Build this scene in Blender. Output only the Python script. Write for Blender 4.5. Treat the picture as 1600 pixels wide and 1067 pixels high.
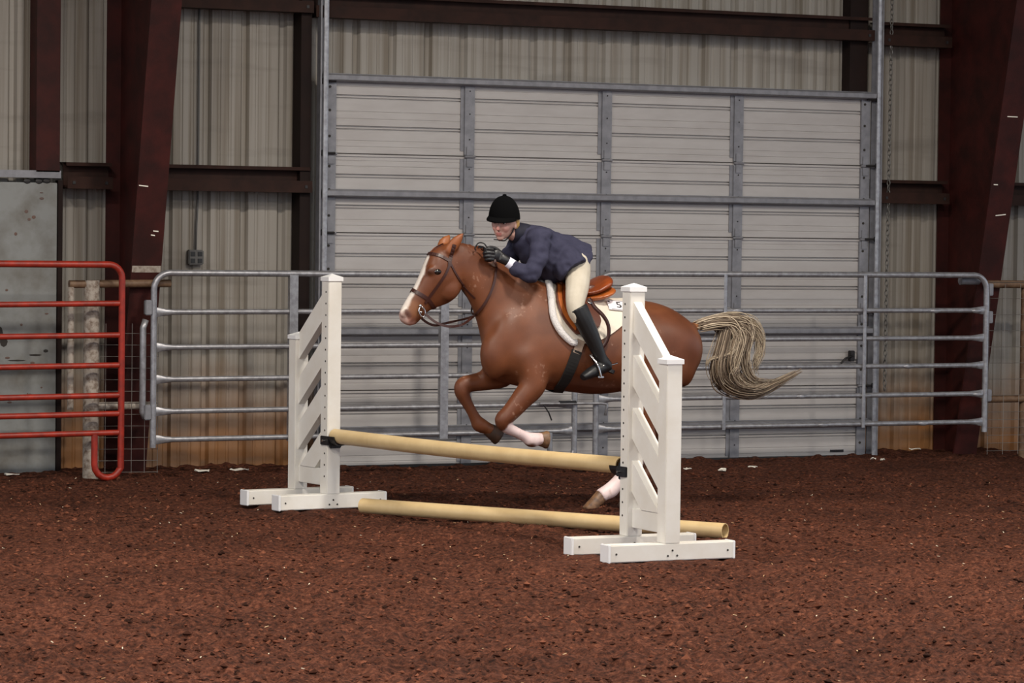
import bpy, bmesh, math, random
import numpy as np
from mathutils import Vector, Matrix
from mathutils.bvhtree import BVHTree

random.seed(11)
for _o in list(bpy.data.objects):
    bpy.data.objects.remove(_o, do_unlink=True)
S = bpy.context.scene
COL = S.collection
V = Vector
PI = math.pi

# ------------------------------------------------------------------ camera
FPX = 4800.0                      # focal length in pixels of a 1600 px wide frame
CAM_H = 1.82
YAW = math.radians(24.5)
PITCH = math.atan((533.5 - 370.0) / FPX)
ROLL = 0.012
D0 = 24.4                         # distance to the end wall along the view
ZU = V((0, 0, 1))
RH = V((math.cos(YAW), -math.sin(YAW), 0))
FH = V((math.sin(YAW), math.cos(YAW), 0))
FW = FH * math.cos(PITCH) - ZU * math.sin(PITCH)
UP = FH * math.sin(PITCH) + ZU * math.cos(PITCH)
CR = RH * math.cos(ROLL) + UP * math.sin(ROLL)
CU = UP * math.cos(ROLL) - RH * math.sin(ROLL)
CAM = V((-D0 * math.sin(YAW), -D0 * math.cos(YAW), CAM_H))
cd = bpy.data.cameras.new('camera')
cd.sensor_fit = 'HORIZONTAL'
cd.sensor_width = 36.0
cd.lens = FPX / 1600.0 * 36.0
cd.clip_end = 300
cam = bpy.data.objects.new('camera', cd)
COL.objects.link(cam)
m = Matrix.Identity(4)
for i in range(3):
    m[i][0] = CR[i]; m[i][1] = CU[i]; m[i][2] = -FW[i]; m[i][3] = CAM[i]
cam.matrix_world = m
S.camera = cam

# ------------------------------------------------------------------ world, lamps, exposure
W = bpy.data.worlds.new('world'); S.world = W
W.use_nodes = True
W.node_tree.nodes['Background'].inputs[0].default_value = (0.80, 0.88, 1.0, 1)
W.node_tree.nodes['Background'].inputs[1].default_value = 0.95
S.view_settings.view_transform = 'Standard'
S.view_settings.look = 'None'
S.view_settings.exposure = 0.22
S.view_settings.gamma = 1.0
S.view_settings.use_curve_mapping = False
LAMPS = [(-7.5, -7.5), (-7.5, -13.5), (-1.5, -7.5), (-1.5, -13.5), (4.5, -9.5), (-13.5, -10.0)]
LAMP_Z = 6.4
LAMP_W = 320.0

def area_lamp(name, loc, size, power, color):
    l = bpy.data.lights.new(name, 'AREA')
    l.shape = 'DISK'; l.size = size; l.energy = power; l.color = color
    o = bpy.data.objects.new(name, l); o.location = loc
    COL.objects.link(o)
    return o

# ------------------------------------------------------------------ helpers
def ray(px, py):
    return FW + CR * ((px - 800.0) / FPX) - CU * ((py - 533.5) / FPX)
def on_y(px, py, y=0.0):          # where the sight line meets the vertical plane parallel to the end wall
    d = ray(px, py); return CAM + d * ((y - CAM.y) / d.y)
def on_z(px, py, z=0.0):
    d = ray(px, py); return CAM + d * ((z - CAM.z) / d.z)

def lin(c):
    r = []
    for v in c[:3]:
        v = v / 255.0
        r.append(v / 12.92 if v <= 0.04045 else ((v + 0.055) / 1.055) ** 2.4)
    return (r[0], r[1], r[2], 1.0)

class MB:
    """collects geometry (world coordinates) and links it as one mesh object"""
    def __init__(s): s.v = []; s.f = []; s.c = []
    def add(s, vs, fs, col=None):
        o = len(s.v); s.v += [V(p) for p in vs]; s.f += [tuple(i + o for i in f) for f in fs]
        if col is not None: s.c += [col] * len(fs)
        return s
    def box(s, c, size, ax=None, col=None):
        c = V(c); ax = ax or (V((1, 0, 0)), V((0, 1, 0)), V((0, 0, 1)))
        h = [a * (d * .5) for a, d in zip(ax, size)]
        vs = [c + h[0] * i + h[1] * j + h[2] * k for k in (-1, 1) for j in (-1, 1) for i in (-1, 1)]
        return s.add(vs, [(0, 2, 3, 1), (4, 5, 7, 6), (0, 1, 5, 4), (2, 6, 7, 3), (0, 4, 6, 2), (1, 3, 7, 5)], col)
    def bbox(s, x0, x1, y0, y1, z0, z1):
        return s.box(((x0 + x1) / 2, (y0 + y1) / 2, (z0 + z1) / 2), (x1 - x0, y1 - y0, z1 - z0))
    def bevbox(s, c, size, b=.006, ax=None):
        c = V(c); ax = ax or (V((1, 0, 0)), V((0, 1, 0)), V((0, 0, 1)))
        bm = bmesh.new(); bmesh.ops.create_cube(bm, size=1)
        for v in bm.verts: v.co = V((v.co.x * size[0], v.co.y * size[1], v.co.z * size[2]))
        bmesh.ops.bevel(bm, geom=bm.edges[:], offset=b, segments=2, affect='EDGES')
        vs = [c + ax[0] * v.co.x + ax[1] * v.co.y + ax[2] * v.co.z for v in bm.verts]
        bm.verts.index_update()
        fs = [[v.index for v in f.verts] for f in bm.faces]
        bm.free()
        return s.add(vs, fs)
    def rings(s, rs, cap=True, closed=True, col=None):
        n = len(rs[0]); vs = [p for r in rs for p in r]; fs = []
        for i in range(len(rs) - 1):
            for j in range(n if closed else n - 1):
                k = (j + 1) % n
                fs.append((i * n + j, i * n + k, (i + 1) * n + k, (i + 1) * n + j))
        if cap and closed:
            fs.append(tuple(range(n - 1, -1, -1)))
            fs.append(tuple((len(rs) - 1) * n + j for j in range(n)))
        return s.add(vs, fs, col)
    def tube(s, pts, r, n=10, ref=None, cap=True, col=None):
        """r: number, list, or list of (in-plane, along ref) pairs"""
        pts = [V(p) for p in pts]; N = len(pts)
        rr = r if isinstance(r, (list, tuple)) else [r] * N
        rs = []; prev = V(ref) if ref is not None else None
        for i, p in enumerate(pts):
            t = (pts[min(i + 1, N - 1)] - pts[max(i - 1, 0)]).normalized()
            if prev is None:
                prev = V((0, 0, 1)) if abs(t.z) < .9 else V((0, 1, 0))
            b = prev - t * prev.dot(t)
            if b.length < 1e-5: b = t.orthogonal()
            b.normalize(); a = b.cross(t)
            if ref is None: prev = b
            ra, rb = rr[i] if isinstance(rr[i], (tuple, list)) else (rr[i], rr[i])
            rs.append([p + a * (math.cos(2 * PI * j / n) * ra) + b * (math.sin(2 * PI * j / n) * rb) for j in range(n)])
        return s.rings(rs, cap, True, col)
    def ell(s, c, r, ax=None, nu=14, nv=10):
        c = V(c); ax = ax or (V((1, 0, 0)), V((0, 1, 0)), V((0, 0, 1)))
        rs = []
        for i in range(nv + 1):
            a = PI * (i + .02) / (nv + .04)
            rs.append([c + ax[0] * (r[0] * math.sin(a) * math.cos(2 * PI * j / nu)) + ax[1] * (r[1] * math.sin(a) * math.sin(2 * PI * j / nu)) + ax[2] * (r[2] * -math.cos(a)) for j in range(nu)])
        return s.rings(rs)
    def mesh(s, name, org=V((0, 0, 0))):
        me = bpy.data.meshes.new(name)
        me.from_pydata([tuple(p - org) for p in s.v], [], s.f)
        me.update()
        return me
    def build(s, name, mat, parent=None, smooth=False, org=None, fixn=True):
        """parent: an Empty without rotation; coordinates are world ones"""
        o_ = V(parent['_org']) if parent is not None and '_org' in parent else (V(org) if org is not None else V((0, 0, 0)))
        me = s.mesh(name, o_)
        if fixn:
            bm = bmesh.new(); bm.from_mesh(me); bmesh.ops.recalc_face_normals(bm, faces=bm.faces[:]); bm.to_mesh(me); bm.free()
        if s.c:
            at = me.color_attributes.new('Col', 'FLOAT_COLOR', 'CORNER')
            buf = []
            for f, c in zip(me.polygons, s.c): buf += list(c) * f.loop_total
            at.data.foreach_set('color', buf)
        if smooth: smooth_me(me, smooth)
        return link(name, me, mat, parent, o_)

def smooth_me(me, ang=True):
    me.polygons.foreach_set('use_smooth', [True] * len(me.polygons))
    if ang is not True and hasattr(me, 'set_sharp_from_angle'):
        me.set_sharp_from_angle(angle=math.radians(ang))

def link(name, me, mat, parent=None, org=V((0, 0, 0))):
    o = bpy.data.objects.new(name, me)
    if mat is not None:
        me.materials.clear(); me.materials.append(mat)
    COL.objects.link(o)
    if parent is not None:
        o.parent = parent
        o['_org'] = tuple(org)
    else:
        o.location = org
        o['_org'] = tuple(org)
    return o

def tag(o, label=None, cat=None, group=None, kind=None):
    if label: o['label'] = label
    if cat: o['category'] = cat
    if group: o['group'] = group
    if kind: o['kind'] = kind
    return o

def thing(name, label, cat, loc=(0, 0, 0), group=None, kind=None):
    o = bpy.data.objects.new(name, None); COL.objects.link(o)
    o.empty_display_size = .1
    o.location = loc; o['_org'] = tuple(loc)
    tag(o, label, cat, group, kind)
    return o

def catmull(P, k=4):
    """P: list of tuples/vectors of any length -> subdivided list of lists"""
    P = [list(p) for p in P]; out = []
    n = len(P)
    for i in range(n - 1):
        p0 = P[max(i - 1, 0)]; p1 = P[i]; p2 = P[i + 1]; p3 = P[min(i + 2, n - 1)]
        for j in range(k):
            t = j / k
            out.append([.5 * (2 * b + (c - a) * t + (2 * a - 5 * b + 4 * c - d) * t * t + (3 * b - a - 3 * c + d) * t ** 3) for a, b, c, d in zip(p0, p1, p2, p3)])
    out.append(P[-1])
    return out

# ------------------------------------------------------------------ materials
def newmat(name):
    mt = bpy.data.materials.new(name); mt.use_nodes = True
    nt = mt.node_tree
    return mt, nt, nt.nodes['Principled BSDF']

def node(nt, t, **kw):
    n = nt.nodes.new(t)
    for k, v in kw.items():
        if k in n.inputs: n.inputs[k].default_value = v
        else: setattr(n, k, v)
    return n

def mat(name, c, rough=.6, metal=0.0, c2=None, nscale=8.0, bump=0.0, bscale=60.0, spec=.5, stretch=(1, 1, 1), lo=.35, hi=.65, sheen=0.0):
    mt, nt, b = newmat(name)
    b.inputs['Roughness'].default_value = rough
    b.inputs['Metallic'].default_value = metal
    b.inputs['Specular IOR Level'].default_value = spec
    if sheen: b.inputs['Sheen Weight'].default_value = sheen
    b.inputs['Base Color'].default_value = lin(c)
    tc = node(nt, 'ShaderNodeTexCoord')
    mp = node(nt, 'ShaderNodeMapping'); mp.inputs['Scale'].default_value = stretch
    nt.links.new(tc.outputs['Object'], mp.inputs['Vector'])
    if c2 is not None:
        nz = node(nt, 'ShaderNodeTexNoise', Scale=nscale, Detail=5.0, Roughness=.6)
        nt.links.new(mp.outputs[0], nz.inputs['Vector'])
        rp = node(nt, 'ShaderNodeValToRGB')
        rp.color_ramp.elements[0].position = lo; rp.color_ramp.elements[0].color = lin(c)
        rp.color_ramp.elements[1].position = hi; rp.color_ramp.elements[1].color = lin(c2)
        nt.links.new(nz.outputs['Fac'], rp.inputs[0]); nt.links.new(rp.outputs[0], b.inputs['Base Color'])
    if bump:
        nb = node(nt, 'ShaderNodeTexNoise', Scale=bscale, Detail=4.0)
        nt.links.new(mp.outputs[0], nb.inputs['Vector'])
        bp = node(nt, 'ShaderNodeBump', Strength=bump, Distance=.01)
        nt.links.new(nb.outputs['Fac'], bp.inputs['Height']); nt.links.new(bp.outputs[0], b.inputs['Normal'])
    return mt

def attr_mat(name, rough=.6, spec=.5, var=.0, vscale=20., bump=0., bscale=200., metal=0., sheen=0., flecks=False):
    mt, nt, b = newmat(name)
    b.inputs['Roughness'].default_value = rough; b.inputs['Specular IOR Level'].default_value = spec
    b.inputs['Metallic'].default_value = metal
    if sheen: b.inputs['Sheen Weight'].default_value = sheen
    a = node(nt, 'ShaderNodeVertexColor'); a.layer_name = 'Col'
    tc = node(nt, 'ShaderNodeTexCoord')
    nz = node(nt, 'ShaderNodeTexNoise', Scale=vscale, Detail=5.0)
    nt.links.new(tc.outputs['Object'], nz.inputs['Vector'])
    mr = node(nt, 'ShaderNodeMapRange'); mr.inputs[3].default_value = 1 - var; mr.inputs[4].default_value = 1 + var
    mr.inputs[1].default_value = .3; mr.inputs[2].default_value = .7
    nt.links.new(nz.outputs['Fac'], mr.inputs[0])
    vm = node(nt, 'ShaderNodeVectorMath', operation='SCALE')
    nt.links.new(a.outputs['Color'], vm.inputs[0]); nt.links.new(mr.outputs[0], vm.inputs['Scale'])
    last = vm.outputs[0]
    if flecks:
        # pale dried-sweat flecks with a shape of their own
        n2 = node(nt, 'ShaderNodeTexNoise', Scale=38., Detail=3.0)
        n3 = node(nt, 'ShaderNodeTexNoise', Scale=4., Detail=2.0)
        nt.links.new(tc.outputs['Object'], n2.inputs['Vector']); nt.links.new(tc.outputs['Object'], n3.inputs['Vector'])
        mu = node(nt, 'ShaderNodeMath', operation='MULTIPLY')
        nt.links.new(n2.outputs['Fac'], mu.inputs[0]); nt.links.new(n3.outputs['Fac'], mu.inputs[1])
        r2 = node(nt, 'ShaderNodeMapRange'); r2.inputs[1].default_value = .37; r2.inputs[2].default_value = .46; r2.inputs[4].default_value = .38
        nt.links.new(mu.outputs[0], r2.inputs[0])
        mx = node(nt, 'ShaderNodeMix', data_type='RGBA')
        nt.links.new(r2.outputs[0], mx.inputs['Factor']); nt.links.new(last, mx.inputs[6]); mx.inputs[7].default_value = lin((176, 140, 120))
        last = mx.outputs[2]
    nt.links.new(last, b.inputs['Base Color'])
    if bump:
        nb = node(nt, 'ShaderNodeTexNoise', Scale=bscale, Detail=3.0)
        nt.links.new(tc.outputs['Object'], nb.inputs['Vector'])
        bp = node(nt, 'ShaderNodeBump', Strength=bump, Distance=.005)
        nt.links.new(nb.outputs['Fac'], bp.inputs['Height']); nt.links.new(bp.outputs[0], b.inputs['Normal'])
    return mt

def siding_mat():
    mt, nt, b = newmat('ribbed siding')
    b.inputs['Roughness'].default_value = .55
    g = node(nt, 'ShaderNodeNewGeometry')
    sx = node(nt, 'ShaderNodeSeparateXYZ'); nt.links.new(g.outputs['Position'], sx.inputs[0])
    mp = node(nt, 'ShaderNodeMapping'); mp.inputs['Scale'].default_value = (16, 16, .35)
    nt.links.new(g.outputs['Position'], mp.inputs['Vector'])
    n1 = node(nt, 'ShaderNodeTexNoise', Scale=1.0, Detail=5.0); nt.links.new(mp.outputs[0], n1.inputs['Vector'])
    r1 = node(nt, 'ShaderNodeValToRGB')
    e = r1.color_ramp.elements
    e[0].position = .32; e[0].color = lin((120, 110, 96)); e[1].position = .56; e[1].color = lin((152, 146, 137))
    nt.links.new(n1.outputs['Fac'], r1.inputs[0])
    # rusty splash stain along the foot of the wall, with an uneven edge
    n2 = node(nt, 'ShaderNodeTexNoise', Scale=2.2, Detail=6.0); nt.links.new(g.outputs['Position'], n2.inputs['Vector'])
    ma = node(nt, 'ShaderNodeMath', operation='MULTIPLY_ADD'); ma.inputs[1].default_value = -.75
    nt.links.new(n2.outputs['Fac'], ma.inputs[0]); nt.links.new(sx.outputs['Z'], ma.inputs[2])
    r2 = node(nt, 'ShaderNodeMapRange'); r2.inputs[1].default_value = -.25; r2.inputs[2].default_value = .42; r2.inputs[3].default_value = .95; r2.inputs[4].default_value = 0
    nt.links.new(ma.outputs[0], r2.inputs[0])
    mx = node(nt, 'ShaderNodeMix', data_type='RGBA'); nt.links.new(r2.outputs[0], mx.inputs['Factor'])
    nt.links.new(r1.outputs[0], mx.inputs[6]); mx.inputs[7].default_value = lin((146, 98, 52))
    # dusty grey rub marks across the middle
    mp3 = node(nt, 'ShaderNodeMapping'); mp3.inputs['Scale'].default_value = (.7, .7, 5.0)
    nt.links.new(g.outputs['Position'], mp3.inputs['Vector'])
    n3 = node(nt, 'ShaderNodeTexNoise', Scale=1.3, Detail=4.0); nt.links.new(mp3.outputs[0], n3.inputs['Vector'])
    r3 = node(nt, 'ShaderNodeMapRange'); r3.inputs[1].default_value = .55; r3.inputs[2].default_value = .72; r3.inputs[4].default_value = .45
    nt.links.new(n3.outputs['Fac'], r3.inputs[0])
    mx2 = node(nt, 'ShaderNodeMix', data_type='RGBA'); nt.links.new(r3.outputs[0], mx2.inputs['Factor'])
    nt.links.new(mx.outputs[2], mx2.inputs[6]); mx2.inputs[7].default_value = lin((106, 100, 92))
    nt.links.new(mx2.outputs[2], b.inputs['Base Color'])
    return mt

def dirt_mat():
    mt, nt, b = newmat('arena dirt')
    b.inputs['Roughness'].default_value = .95; b.inputs['Specular IOR Level'].default_value = .15
    g = node(nt, 'ShaderNodeNewGeometry')
    n1 = node(nt, 'ShaderNodeTexNoise', Scale=34., Detail=8.0, Roughness=.75); nt.links.new(g.outputs['Position'], n1.inputs['Vector'])
    r1 = node(nt, 'ShaderNodeValToRGB'); cr = r1.color_ramp
    cr.elements[0].position = .36; cr.elements[0].color = lin((38, 21, 15))
    cr.elements[1].position = .66; cr.elements[1].color = lin((126, 77, 57))
    k = cr.elements.new(.5); k.color = lin((84, 47, 33))
    nt.links.new(n1.outputs['Fac'], r1.inputs[0])
    n2 = node(nt, 'ShaderNodeTexNoise', Scale=1.1, Detail=5.0); nt.links.new(g.outputs['Position'], n2.inputs['Vector'])
    r2 = node(nt, 'ShaderNodeMapRange'); r2.inputs[1].default_value = .35; r2.inputs[2].default_value = .65; r2.inputs[3].default_value = .78; r2.inputs[4].default_value = 1.15
    nt.links.new(n2.outputs['Fac'], r2.inputs[0])
    vm = node(nt, 'ShaderNodeVectorMath', operation='SCALE'); nt.links.new(r1.outputs[0], vm.inputs[0]); nt.links.new(r2.outputs[0], vm.inputs['Scale'])
    nt.links.new(vm.outputs[0], b.inputs['Base Color'])
    n4 = node(nt, 'ShaderNodeTexNoise', Scale=70., Detail=6.0, Roughness=.7); nt.links.new(g.outputs['Position'], n4.inputs['Vector'])
    bp = node(nt, 'ShaderNodeBump', Strength=.9, Distance=.02)
    nt.links.new(n4.outputs['Fac'], bp.inputs['Height']); nt.links.new(bp.outputs[0], b.inputs['Normal'])
    return mt

M = {}
M['siding'] = siding_mat()
M['dirt'] = dirt_mat()
M['clod'] = attr_mat('dirt clods', .95, .1, .25, 60.)
M['redsteel'] = mat('red oxide steel', (66, 25, 21), .65, c2=(44, 18, 15), spec=.25, nscale=5, bump=.1, bscale=90)
M['girt'] = mat('brown oxide steel', (54, 33, 26), .7, c2=(40, 25, 20), spec=.2, nscale=6)
M['darksteel'] = mat('dark jamb steel', (36, 23, 19), .7, c2=(28, 18, 16), spec=.2, nscale=4)
M['galv'] = mat('galvanised steel', (172, 172, 176), .36, .55, c2=(142, 141, 144), nscale=25, bump=.08, bscale=120)
M['galvdull'] = mat('dull galvanised steel', (140, 140, 145), .5, .2, c2=(122, 122, 127), nscale=14)
M['door'] = mat('door panel paint', (186, 182, 179), .5, c2=(177, 172, 169), nscale=2.5, stretch=(1, 1, 4))
M['rust'] = mat('rusty seam', (112, 82, 70), .7, c2=(94, 84, 80), nscale=12)
M['greydoor'] = mat('scuffed grey paint', (136, 138, 136), .6, c2=(104, 100, 92), nscale=3.5, lo=.42, hi=.72)
M['redgate'] = mat('red gate paint', (168, 46, 28), .42, c2=(128, 38, 26), nscale=14)
M['pipe'] = mat('weathered pipe paint', (168, 158, 146), .7, c2=(104, 84, 68), nscale=26, bump=.2, bscale=60, lo=.45, hi=.7)
M['pipebrown'] = mat('brown rusted pipe', (122, 96, 72), .6, c2=(92, 66, 48), nscale=18)
M['wire'] = mat('fence wire', (140, 134, 128), .5, .5)
M['black'] = mat('black plastic', (22, 22, 24), .45)
M['iron'] = mat('dark iron', (46, 44, 44), .5, .4)
M['chain'] = mat('chain steel', (128, 126, 122), .45, .6)
M['white'] = mat('white vinyl', (234, 231, 224), .38, c2=(227, 222, 212), nscale=6)
M['cap'] = mat('white cap', (240, 240, 240), .35)
M['hole'] = mat('dark hole', (52, 48, 44), .8)
M['pole'] = mat('yellowed plastic pole', (214, 188, 140), .42, c2=(202, 174, 126), nscale=5)
M['plug'] = mat('box grey', (88, 86, 84), .6)
M['horse'] = attr_mat('chestnut coat', .46, .4, .14, 9., .12, 260., flecks=True)
M['hair'] = attr_mat('flaxen hair', .5, .4, .1, 30.)
M['eye'] = mat('eye', (18, 12, 10), .08, spec=.8)
M['hoof'] = mat('hoof horn', (130, 96, 66), .5, c2=(84, 60, 44), nscale=30)
M['hoofdark'] = mat('dark hoof horn', (74, 52, 40), .5, c2=(50, 38, 30), nscale=30)
M['bridle'] = mat('dark brown leather', (58, 30, 24), .4)
M['leather'] = mat('tan saddle leather', (150, 72, 30), .32, c2=(122, 54, 24), nscale=9)
M['leathero'] = mat('orange saddle leather', (182, 100, 42), .35, c2=(160, 84, 36), nscale=9)
M['leatherd'] = mat('brown saddle leather', (92, 50, 36), .4)
M['fleece'] = mat('white fleece', (232, 228, 226), .95, bump=.9, bscale=160, sheen=.3)
M['pad'] = mat('cream pad cloth', (226, 216, 200), .9, bump=.2, bscale=220)
M['card'] = mat('white card', (240, 236, 240), .6)
M['ink'] = mat('black ink', (24, 22, 26), .6)
M['elastic'] = mat('pale girth end', (160, 140, 124), .8)
M['girth'] = mat('black girth web', (22, 20, 19), .85)
M['chrome'] = mat('bright steel', (205, 205, 205), .18, 1.0)
M['velvet'] = mat('black velvet', (7, 7, 8), .95, spec=.1)
M['jacket'] = mat('navy wool', (60, 60, 80), .85, c2=(52, 52, 71), nscale=14, bump=.15, bscale=300, spec=.25)
M['lining'] = mat('dark collar', (24, 25, 42), .8)
M['breeches'] = mat('beige breeches', (200, 192, 176), .8, c2=(190, 181, 163), nscale=9, bump=.08, bscale=300)
M['boot'] = mat('black boot leather', (19, 20, 23), .45, c2=(16, 16, 18), nscale=20)
M['glove'] = mat('black glove leather', (26, 26, 29), .4)
M['cuff'] = mat('white cuff', (226, 226, 240), .7)
M['skin'] = attr_mat('skin', .5, .4, .04, 30.)
M['blond'] = mat('blond hair', (190, 150, 90), .55)
M['roof'] = mat('roof liner', (120, 114, 106), .8)
M['outside'] = mat('pale gravel', (190, 184, 172), .9)
M['sliver'] = mat('pale scrap', (236, 230, 216), .8)  # painted daylight gaps at the wall foot, also the column paint scratches
M['lampcase'] = mat('lamp housing', (150, 150, 150), .4, .6)

# ------------------------------------------------------------------ the ground
def vnoise(x, y, seed):
    rng = np.random.RandomState(seed); T = rng.rand(256, 256)
    xi = np.floor(x).astype(int); yi = np.floor(y).astype(int)
    fx = x - xi; fy = y - yi
    fx = fx * fx * (3 - 2 * fx); fy = fy * fy * (3 - 2 * fy)
    g = lambda a, b: T[a % 256, b % 256]
    return (g(xi, yi) * (1 - fx) + g(xi + 1, yi) * fx) * (1 - fy) + (g(xi, yi + 1) * (1 - fx) + g(xi + 1, yi + 1) * fx) * fy

GX0, GX1, GY0, GY1 = -9.5, 7.5, -13.2, 0.22
JUMP_PADS = [(-2.116, -6.55, .75, .45), (-2.80, -2.95, .75, .45)]
def ground_h(x, y):
    h = np.zeros_like(x)
    for s, a, sd in ((.8, .030, 1), (2.6, .018, 2), (6.5, .026, 3), (15., .030, 4), (30., .022, 5)):
        n = vnoise(x * s + 31.7 * sd, y * s + 11.3 * sd, sd)
        if s > 5: n = n ** 1.6
        h += a * (n - .45)
    # hoof prints: shallow round pits, many overlapping
    rng = np.random.RandomState(9)
    h += .045 * np.clip((y + .75) / .9, 0, 1)                       # banked up along the wall
    near = np.clip((-6.0 - y) / 5.0, 0, 1)
    h *= .75 + .55 * near
    for cx, cy, rx, ry in JUMP_PADS:
        k = np.clip(1.6 - np.sqrt(((x - cx) / rx) ** 2 + ((y - cy) / ry) ** 2), 0, 1)
        h = h * (1 - k) + np.minimum(h, .004) * k
    e = np.minimum(np.minimum(x - GX0, GX1 - x), np.minimum(y - GY0, 9.0))
    h -= .07 * np.clip(1 - e / .6, 0, 1)
    return h

def build_ground():
    dx, dy = .026, .022
    xs = np.arange(GX0, GX1, dx); ys = np.arange(GY0, GY1, dy)
    X, Y = np.meshgrid(xs, ys, indexing='ij')
    Z = ground_h(X, Y)
    nx, ny = X.shape
    co = np.stack([X, Y, Z], -1).reshape(-1, 3).astype(np.float32)
    idx = np.arange(nx * ny).reshape(nx, ny)
    q = np.stack([idx[:-1, :-1], idx[1:, :-1], idx[1:, 1:], idx[:-1, 1:]], -1).reshape(-1, 4).astype(np.int32)
    me = bpy.data.meshes.new('floor')
    me.vertices.add(len(co)); me.vertices.foreach_set('co', co.ravel())
    me.loops.add(q.size); me.loops.foreach_set('vertex_index', q.ravel())
    me.polygons.add(len(q)); me.polygons.foreach_set('loop_start', np.arange(0, q.size, 4, dtype=np.int32))
    me.polygons.foreach_set('loop_total', np.full(len(q), 4, dtype=np.int32))
    me.update(calc_edges=True)
    me.polygons.foreach_set('use_smooth', [True] * len(me.polygons))
    return link('floor', me, M['dirt'])
fl = build_ground(); tag(fl, kind='structure')
b = MB(); b.bbox(-26, 18, -34, .25, -.4, -.045)
o = b.build('floor', M['dirt']); tag(o, kind='structure')
b = MB(); b.bbox(-26, 18, .25, 14, -.4, -.03)
o = b.build('floor', M['outside']); tag(o, kind='structure')

def build_clods():
    rng = random.Random(5)
    b = MB()
    pal = [lin((44, 25, 18)), lin((62, 35, 25)), lin((94, 54, 39)), lin((112, 68, 50)), lin((78, 44, 31)), lin((70, 40, 28))]
    pts = []
    for i in range(22000):
        d = 11.8 + 12.2 * rng.random() ** 1.25
        w = (rng.random() - .5) * (d / 4800. * 2400)
        p = CAM + FH * d + RH * w
        if p.y > -.15 or p.y < GY0 + .3 or p.x < GX0 + .3 or p.x > GX1 - .3: continue
        if any(abs(p.x - c[0]) < .55 and abs(p.y - c[1]) < .4 for c in JUMP_PADS): continue
        pts.append((p.x, p.y, d))
    hz = ground_h(np.array([p[0] for p in pts]), np.array([p[1] for p in pts]))
    for (x, y, d), z in zip(pts, hz):
        r = rng.choice((.005, .006, .008, .009, .011, .014)) * rng.uniform(.7, 1.3)
        if rng.random() < .02: r *= 1.7
        c = V((x, y, z + r * .1)); a = rng.random() * PI
        ax = (V((math.cos(a), math.sin(a), rng.uniform(-.3, .3))), V((-math.sin(a), math.cos(a), 0)), V((0, 0, 1)))
        n = 5
        top = c + ax[2] * (r * rng.uniform(.5, 1.0)) + ax[0] * r * rng.uniform(-.3, .3)
        ring = [c + ax[0] * (r * rng.uniform(.8, 1.7) * math.cos(2 * PI * k / n)) + ax[1] * (r * rng.uniform(.7, 1.3) * math.sin(2 * PI * k / n)) for k in range(n)]
        bot = c - ax[2] * r
        vs = ring + [top, bot]
        fs = [(k, (k + 1) % n, n) for k in range(n)] + [((k + 1) % n, k, n + 1) for k in range(n)]
        b.add(vs, fs, rng.choice(pal))
    o = b.build('dirt_clods', M['clod'], fixn=False)
    tag(o, 'loose crumbs of red brown dirt scattered over the arena floor', 'dirt', kind='stuff')
    b = MB()
    pal = [lin((206, 176, 138)), lin((178, 140, 104)), lin((222, 208, 184))]
    for i in range(420):
        d = 11.8 + 11.5 * rng.random(); w = (rng.random() - .5) * (d / 4800. * 1900)
        p = CAM + FH * d + RH * w
        if p.y > -.2 or p.y < GY0 + .3: continue
        z = float(ground_h(np.array([p.x]), np.array([p.y]))[0]) + .004
        a = rng.random() * PI; l = rng.uniform(.006, .022)
        b.box((p.x, p.y, z), (l, .004, .003), (V((math.cos(a), math.sin(a), .2)), V((-math.sin(a), math.cos(a), 0)), ZU), rng.choice(pal))
    o = b.build('wood_shavings', M['clod'], fixn=False)
    tag(o, 'tiny pale wood shavings and straw bits strewn over the dirt', 'shavings', kind='stuff')
build_clods()

# ------------------------------------------------------------------ the end wall: ribbed siding
YS = 0.20                         # siding plane
PW = 0.9144
DX0, DX1, DZ = -1.605, 3.255, 3.06  # door opening
wall = thing('wall_back', None, None, (0, YS, 0), kind='structure')
def panel_mesh(z0, z1, w=PW):
    prof = [(0, 0)]
    k = 0
    while k * .3048 < w - .01:
        x = k * .3048
        for a, d in ((.012, .006), (.030, .034), (.062, .034), (.080, .0), (.128, 0), (.136, .006), (.150, .006), (.158, 0), (.214, 0), (.222, .006), (.236, .006), (.244, 0)):
            if x + a < w: prof.append((x + a, d))
        k += 1
    prof += [(w, 0), (w + .012, .006), (w + .030, .036), (w + .05, .036)]
    vs = []; fs = []
    for x, d in prof: vs += [V((x, d, z0)), V((x, d, z1))]
    for i in range(len(prof) - 1): fs.append((2 * i, 2 * i + 2, 2 * i + 3, 2 * i + 1))
    b = MB(); b.add(vs, fs); return b.mesh('siding_panel')
cache = {}
def siding(x0, w, z0, z1):
    key = (round(w, 3), z0, z1)
    if key not in cache: cache[key] = panel_mesh(z0, z1, w)
    o = link('siding_panel', cache[key], M['siding'], wall)
    o.location = (x0, random.uniform(-.003, .003), 0)
    return o
for i in range(8): siding(DX0 - .02 - PW * (i + 1), PW, -.1, 6.2)
siding(DX0 - .03, .2, -.1, DZ)
siding(DX1 - .2, .2, -.1, DZ)
for i in range(8): siding(DX1 + .03 + PW * i, PW, -.1, 6.2)
w_ = (DX1 + .03) - (DX0 - .02)
nb = 5
for i in range(nb + 1):
    ww = min(PW, w_ - i * PW)
    if ww > .02: siding(DX0 - .02 + i * PW, ww, DZ - .02, 6.2)

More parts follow.
